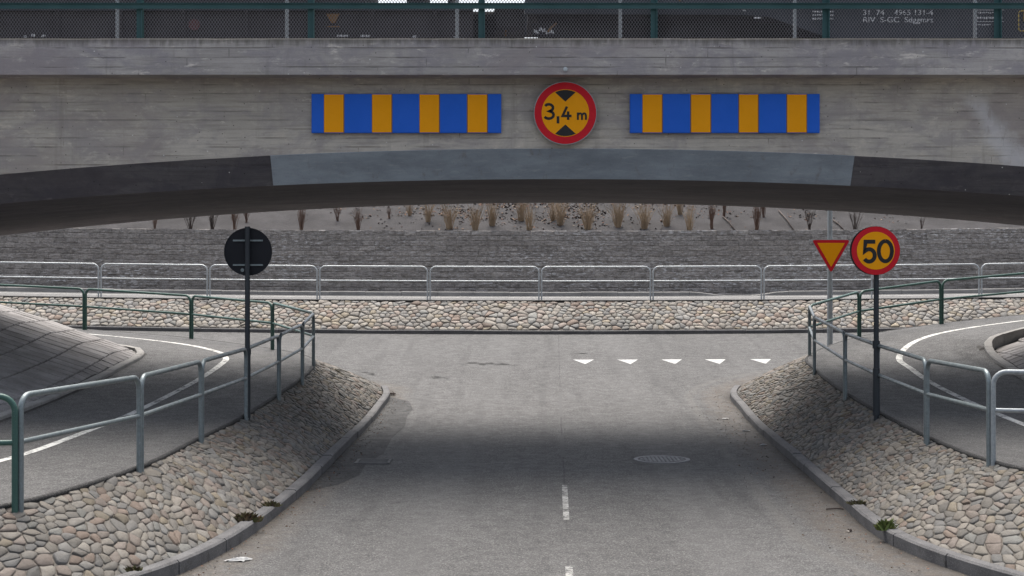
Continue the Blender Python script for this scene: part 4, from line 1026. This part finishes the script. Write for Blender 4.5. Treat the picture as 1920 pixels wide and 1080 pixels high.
# ------------------------------------------------------------------ freight wagons on the bridge
WYF = 23.3
def W(px, py): p = P(px, py, WYF); return p.x, p.z
def text(s_, px, py, hpx, mat, parent, sx=1.0, name='lettering'):
    cu = bpy.data.curves.new('lettering', 'FONT'); cu.body = s_; cu.size = hpx*WYF/F/.70; cu.extrude = .001
    o = bpy.data.objects.new('t', cu); COL.objects.link(o); dg_ = bpy.context.evaluated_depsgraph_get()
    me = bpy.data.meshes.new_from_object(o.evaluated_get(dg_)); bpy.data.objects.remove(o); bpy.data.curves.remove(cu)
    x, z = W(px, py); me.transform(Matrix.Translation((x, WYF-.013, z)) @ Matrix.Rotation(R(90), 4, 'X') @ Matrix.Scale(sx, 4, (1, 0, 0)))
    me.materials.clear(); me.materials.append(mat); return link(name, me, parent)
def bogie(root, pxs):
    x0, x1 = W(pxs[0], 0)[0], W(pxs[1], 0)[0]
    m = MB(); pts = [(x0-.55, 6.42), (x0-.4, 6.62), (x0+.4, 6.62), (x0+.6, 6.36), (x1-.6, 6.36), (x1-.4, 6.62), (x1+.4, 6.62), (x1+.55, 6.42), (x1+.2, 6.12), (x1-.4, 6.14), ((x0+x1)/2+.3, 6.05), ((x0+x1)/2-.3, 6.05), (x0+.4, 6.14), (x0-.2, 6.12)]
    m.prism([(x, WYF+.18, z) for x, z in pts], (0, .12, 0)); fr_ = m.build('bogie_frame', M['under'], root)
    for x in (x0, x1):
        m = MB(); m.disc((x, WYF+.42, 6.21), .46, .13, 40); m.disc((x, WYF+.36, 6.21), .16, .06, 20); m.build('wheel', M['wheel'], root, smooth=40)
        m = MB(); m.box(x-.14, x+.14, WYF+.08, WYF+.179, 6.08, 6.36); m.build('axle_box', M['under'], fr_)
        m = MB(); m.disc((x, WYF+1.86, 6.21), .46, .13, 40); m.tube([(x, WYF+.55, 6.21), (x, WYF+1.86, 6.21)], .08, 10); m.build('wheel', M['wheel'], root, smooth=40)
    m = MB(); [m.tube([((x0+x1)/2-.12+.24*(t % 2), WYF+.1, 6.1), ((x0+x1)/2-.12+.24*(t % 2), WYF+.1, 6.34)], .07, 10) for t in range(2)]; m.build('spring', M['under'], fr_, smooth=40)
# right hand wagon
wg = empty('freight_wagon', (W(1500, 0)[0], WYF, 5.75), 'dark grey freight wagon with white numbers standing on the right of the bridge', 'wagon')
prof = [(984, -22), (984, 25), (1385, 27), (1440, 31), (1500, 52), (1552, 70), (1610, 84), (2500, 84), (2500, -22)]
m = MB(); m.prism([(W(a, b)[0], WYF, W(a, b)[1]) for a, b in prof], (0, .10, 0)); m.build('side_beam', M['wagon'], wg)
m = MB(); m.prism([(W(a, b)[0], WYF+2.3, W(a, b)[1]) for a, b in prof], (0, .10, 0)); m.build('side_beam', M['wagon'], wg)
for a, b in zip([(984, 26), (1385, 28), (1440, 32), (1500, 53), (1552, 71)], [(1385, 28), (1440, 32), (1500, 53), (1552, 71), (1610, 85)]):
    pass
m = MB(); pl = [W(a, b) for a, b in prof[1:8]]
for (a, b), (c_, d_) in zip(pl[:-1], pl[1:]): m.prism([(a, WYF-.055, b), (c_, WYF-.055, d_), (c_, WYF-.055, d_-.014), (a, WYF-.055, b-.014)], (0, .054, 0))
m.build('beam_flange', M['wagon'], wg)
m = MB(); m.box(W(990, 0)[0], W(2480, 0)[0], WYF+.11, WYF+2.29, 6.80, 6.95); m.box(W(1050, 0)[0], W(2480, 0)[0], WYF+.9, WYF+1.5, 6.25, 6.79); m.build('underframe', M['under'], wg)
m = MB(); m.box(W(1620, 0)[0], W(2480, 0)[0], WYF+.12, WYF+2.28, 6.20, 6.4); m.build('pocket_floor', M['under'], wg)
m = MB(); m.box(W(1050, 0)[0], W(2500, 0)[0], WYF+.02, WYF+2.4, 7.22, 9.9); bevel(m.build('load_box', M['wagon_brown'], wg), .03)
m = MB(); [m.box(W(p, 0)[0]-.06, W(p, 0)[0]+.06, WYF+.101, WYF+2.299, 6.951, 7.22) for p in (1080, 1300, 1520, 1740, 1960, 2180)]; m.build('load_bearer', M['under'], wg)
bogie(wg, (1100, 1310))
m = MB(); m.box(W(1010, 0)[0], W(1420, 0)[0], WYF+.55, WYF+.75, 6.0, 6.78); m.build('brake_beam', M['under'], wg)
tw = text('31  74    4965 131-4', 1617, 28.5, 10, M['white_txt'], wg, 1.12)
text('RIV  S-GC  Sdggmrs', 1617, 42, 10, M['white_txt'], wg, 1.14)
def marks(parent, rowsl, mat='white_txt', seed=1):   # small stencilled rows too small to read
    rnd = random.Random(seed); m = MB()
    for (a, b, y0, hh) in rowsl:
        x = a
        while x < b:
            w = rnd.uniform(1.6, 3.4); xx0, zz1 = W(x, y0); xx1, zz0 = W(min(x+w, b), y0+hh)
            m.box(xx0, xx1, WYF-.012, WYF-.010, zz0+rnd.uniform(0, .01), zz1-rnd.uniform(0, .01)); x += w+rnd.uniform(.8, 1.6)
    return tag(m.build('stencil_marks', M[mat], parent), kind='stuff')
marks(wg, [(1523, 1562, 20, 4.2), (1523, 1562, 26, 4.2), (1523, 1562, 33, 4.6)], seed=2)
marks(wg, [(1833, 1872, 22, 3.6), (1828, 1880, 31, 5), (1832, 1858, 45, 3)], seed=3)
for y0 in (18.5, 40.2): m = MB(); a, b = W(1828, y0), W(1882, y0+1); m.box(a[0], b[0], WYF-.012, WYF-.01, b[1], a[1]); m.build('stencil_line', M['white_txt'], wg)
hx, hz = W(1908, 46); s_ = WYF/F; m = MB(); m.tube([(hx+18*s_, WYF-.05, hz+26*s_), (hx+2*s_, WYF-.05, hz+24*s_), (hx, WYF-.05, hz+20*s_), (hx, WYF-.05, hz-10*s_), (hx+3*s_, WYF-.05, hz-13*s_), (hx+22*s_, WYF-.05, hz-13*s_)], 1.2*s_, 6); m.tube([(hx+12*s_, WYF-.05, hz+5*s_), (hx+14*s_, WYF-.05, hz+30*s_)], 4*s_, 8); m.build('brake_handle', M['yellow'], wg, smooth=True)
m = MB(); a, b = W(1412, 33), W(1426, 36); m.box(a[0], b[0], WYF-.06, WYF-.0555, b[1], a[1]); m.build('stencil_marks', M['white_txt'], wg)
marks(wg, [(1392, 1398, 18, 4), ], seed=6)
# chalked plate and lamp bracket over the bogie
m = MB(); a, b = W(998, 46), W(1046, 66); m.box(a[0], b[0], WYF+.02, WYF+.06, b[1], a[1]+.03); m.build('plate', M['under'], wg)
m = MB(); rnd = random.Random(12)
for k in range(12): x, z = W(1001+k*3.2, 57+rnd.uniform(-4, 5)); m.box(x, x+.018, WYF+.012, WYF+.0195, z-.03, z+.02)
tag(m.build('stencil_marks', M['white_txt'], wg), kind='stuff')
m = MB(); p, q = W(1026, 60), W(1043, 43); m.tube([(p[0], WYF, p[1]), (q[0], WYF, q[1])], .018, 6); m.build('lever', M['orange'], wg)
m = MB(); x, z = W(1275, -4); m.prism([(x-.06, WYF-.03, z+.06), (x+.06, WYF-.03, z+.06), (x+.012, WYF-.03, z-.06), (x-.012, WYF-.03, z-.06)], (0, .02, 0)); m.build('bracket', M['orange'], wg)
# left hand wagon
wl = empty('freight_wagon', (W(300, 0)[0], WYF, 5.75), 'dark brown freight wagon standing behind the mesh on the left of the bridge', 'wagon')
x0, x1 = W(-700, 0)[0], W(886, 0)[0]
m = MB(); m.box(x0, x1, WYF+.02, WYF+2.4, 6.24, W(0, 9)[1]); m.build('body', M['wagon_brown'], wl)
m = MB(); m.box(x0, x1, WYF-.02, WYF+.019, W(0, 20)[1], W(0, 8)[1]+.004); m.build('sill', M['wagon'], wl)
for px in range(-600, 880, 118):
    x = W(px, 0)[0]; m = MB(); m.box(x-.035, x+.035, WYF-.03, WYF+.0195, 6.2, W(0, 20.2)[1]); m.build('side_rib', M['wagon_brown'], wl)
m = MB(); m.box(x0, W(684, 0)[0], WYF+.05, WYF+2.4, W(0, 7.6)[1], 9.8); bevel(m.build('load_box', M['wagon_brown'], wl), .03)
for (a, b) in ((760, 792), (838, 846)):
    m = MB(); m.box(W(a, 0)[0], W(b, 0)[0], WYF+.3, WYF+2.2, W(0, 7.6)[1], 7.6); m.build('load_support', M['under'], wl)
m = MB(); m.box(W(684, 0)[0], W(900, 0)[0], WYF+.05, WYF+2.4, 7.56, 9.2); m.build('load_box', M['wagon_brown'], wl)
bogie(wl, (560, 770))
x, z = W(625, 38); m = MB(); m.prism([(x-.11, WYF-.04, z+.10), (x+.11, WYF-.04, z+.10), (x+.03, WYF-.04, z-.05), (x-.03, WYF-.04, z-.05)], (0, .03, 0)); m.box(x-.10, x+.10, WYF-.04, WYF-.031+.02, z-.115, z-.10); m.build('bracket', M['orange'], wl)
marks(wl, [(632, 652, 65, 5), (676, 702, 65, 5), (774, 782, 66, 5), (850, 856, 67, 4), (45, 50, 66, 5), (59, 66, 63, 6), (78, 86, 65, 5)], seed=9)
m = MB(); x, z = W(365, 47); m.disc((x, WYF-.035, z), .09, .03, 20); m.build('tail_lamp', paint('dull_red_lens', (.10, .03, .03), .4, .3), wl, smooth=40)
m = MB(); m.box(W(930, 0)[0], W(984, 0)[0]-.002, WYF+.05, WYF+2.3, W(0, 50)[1], W(0, 14)[1]); m.build('headstock', M['under'], wg)
m = MB(); m.box(x1+.002, W(928, 0)[0], WYF+.6, WYF+1.8, W(0, 59)[1], W(0, 9)[1]); m.build('end_platform', M['under'], wl)
# coupling between them
m = MB(); m.box(x1, W(928, 0)[0]-.004, WYF+.95, WYF+1.45, 6.62, 6.9); m.build('coupling', M['under'], wl)
for dy in (.35, 2.0):
    m = MB(); m.tube([(x1+.001, WYF+dy, 6.78), (x1+.35, WYF+dy, 6.78)], .09, 12); m.tube([(x1+.35, WYF+dy, 6.78), (x1+.40, WYF+dy, 6.78)], .22, 16); m.build('buffer', M['under'], wl, smooth=40)
    m = MB(); xr = W(984, 0)[0]-.002; m.tube([(xr, WYF+dy, 6.78), (xr-.34, WYF+dy, 6.78)], .09, 12); m.tube([(xr-.34, WYF+dy, 6.78), (xr-.39, WYF+dy, 6.78)], .22, 16); m.build('buffer', M['under'], wg, smooth=40)
x = W(948, 0)[0]; m = MB(); m.tube([(x, WYF+.3, W(0, 62)[1]), (x, WYF+.3, W(0, 30)[1])], .018, 6); m.build('brake_hose', M['orange'], wl)
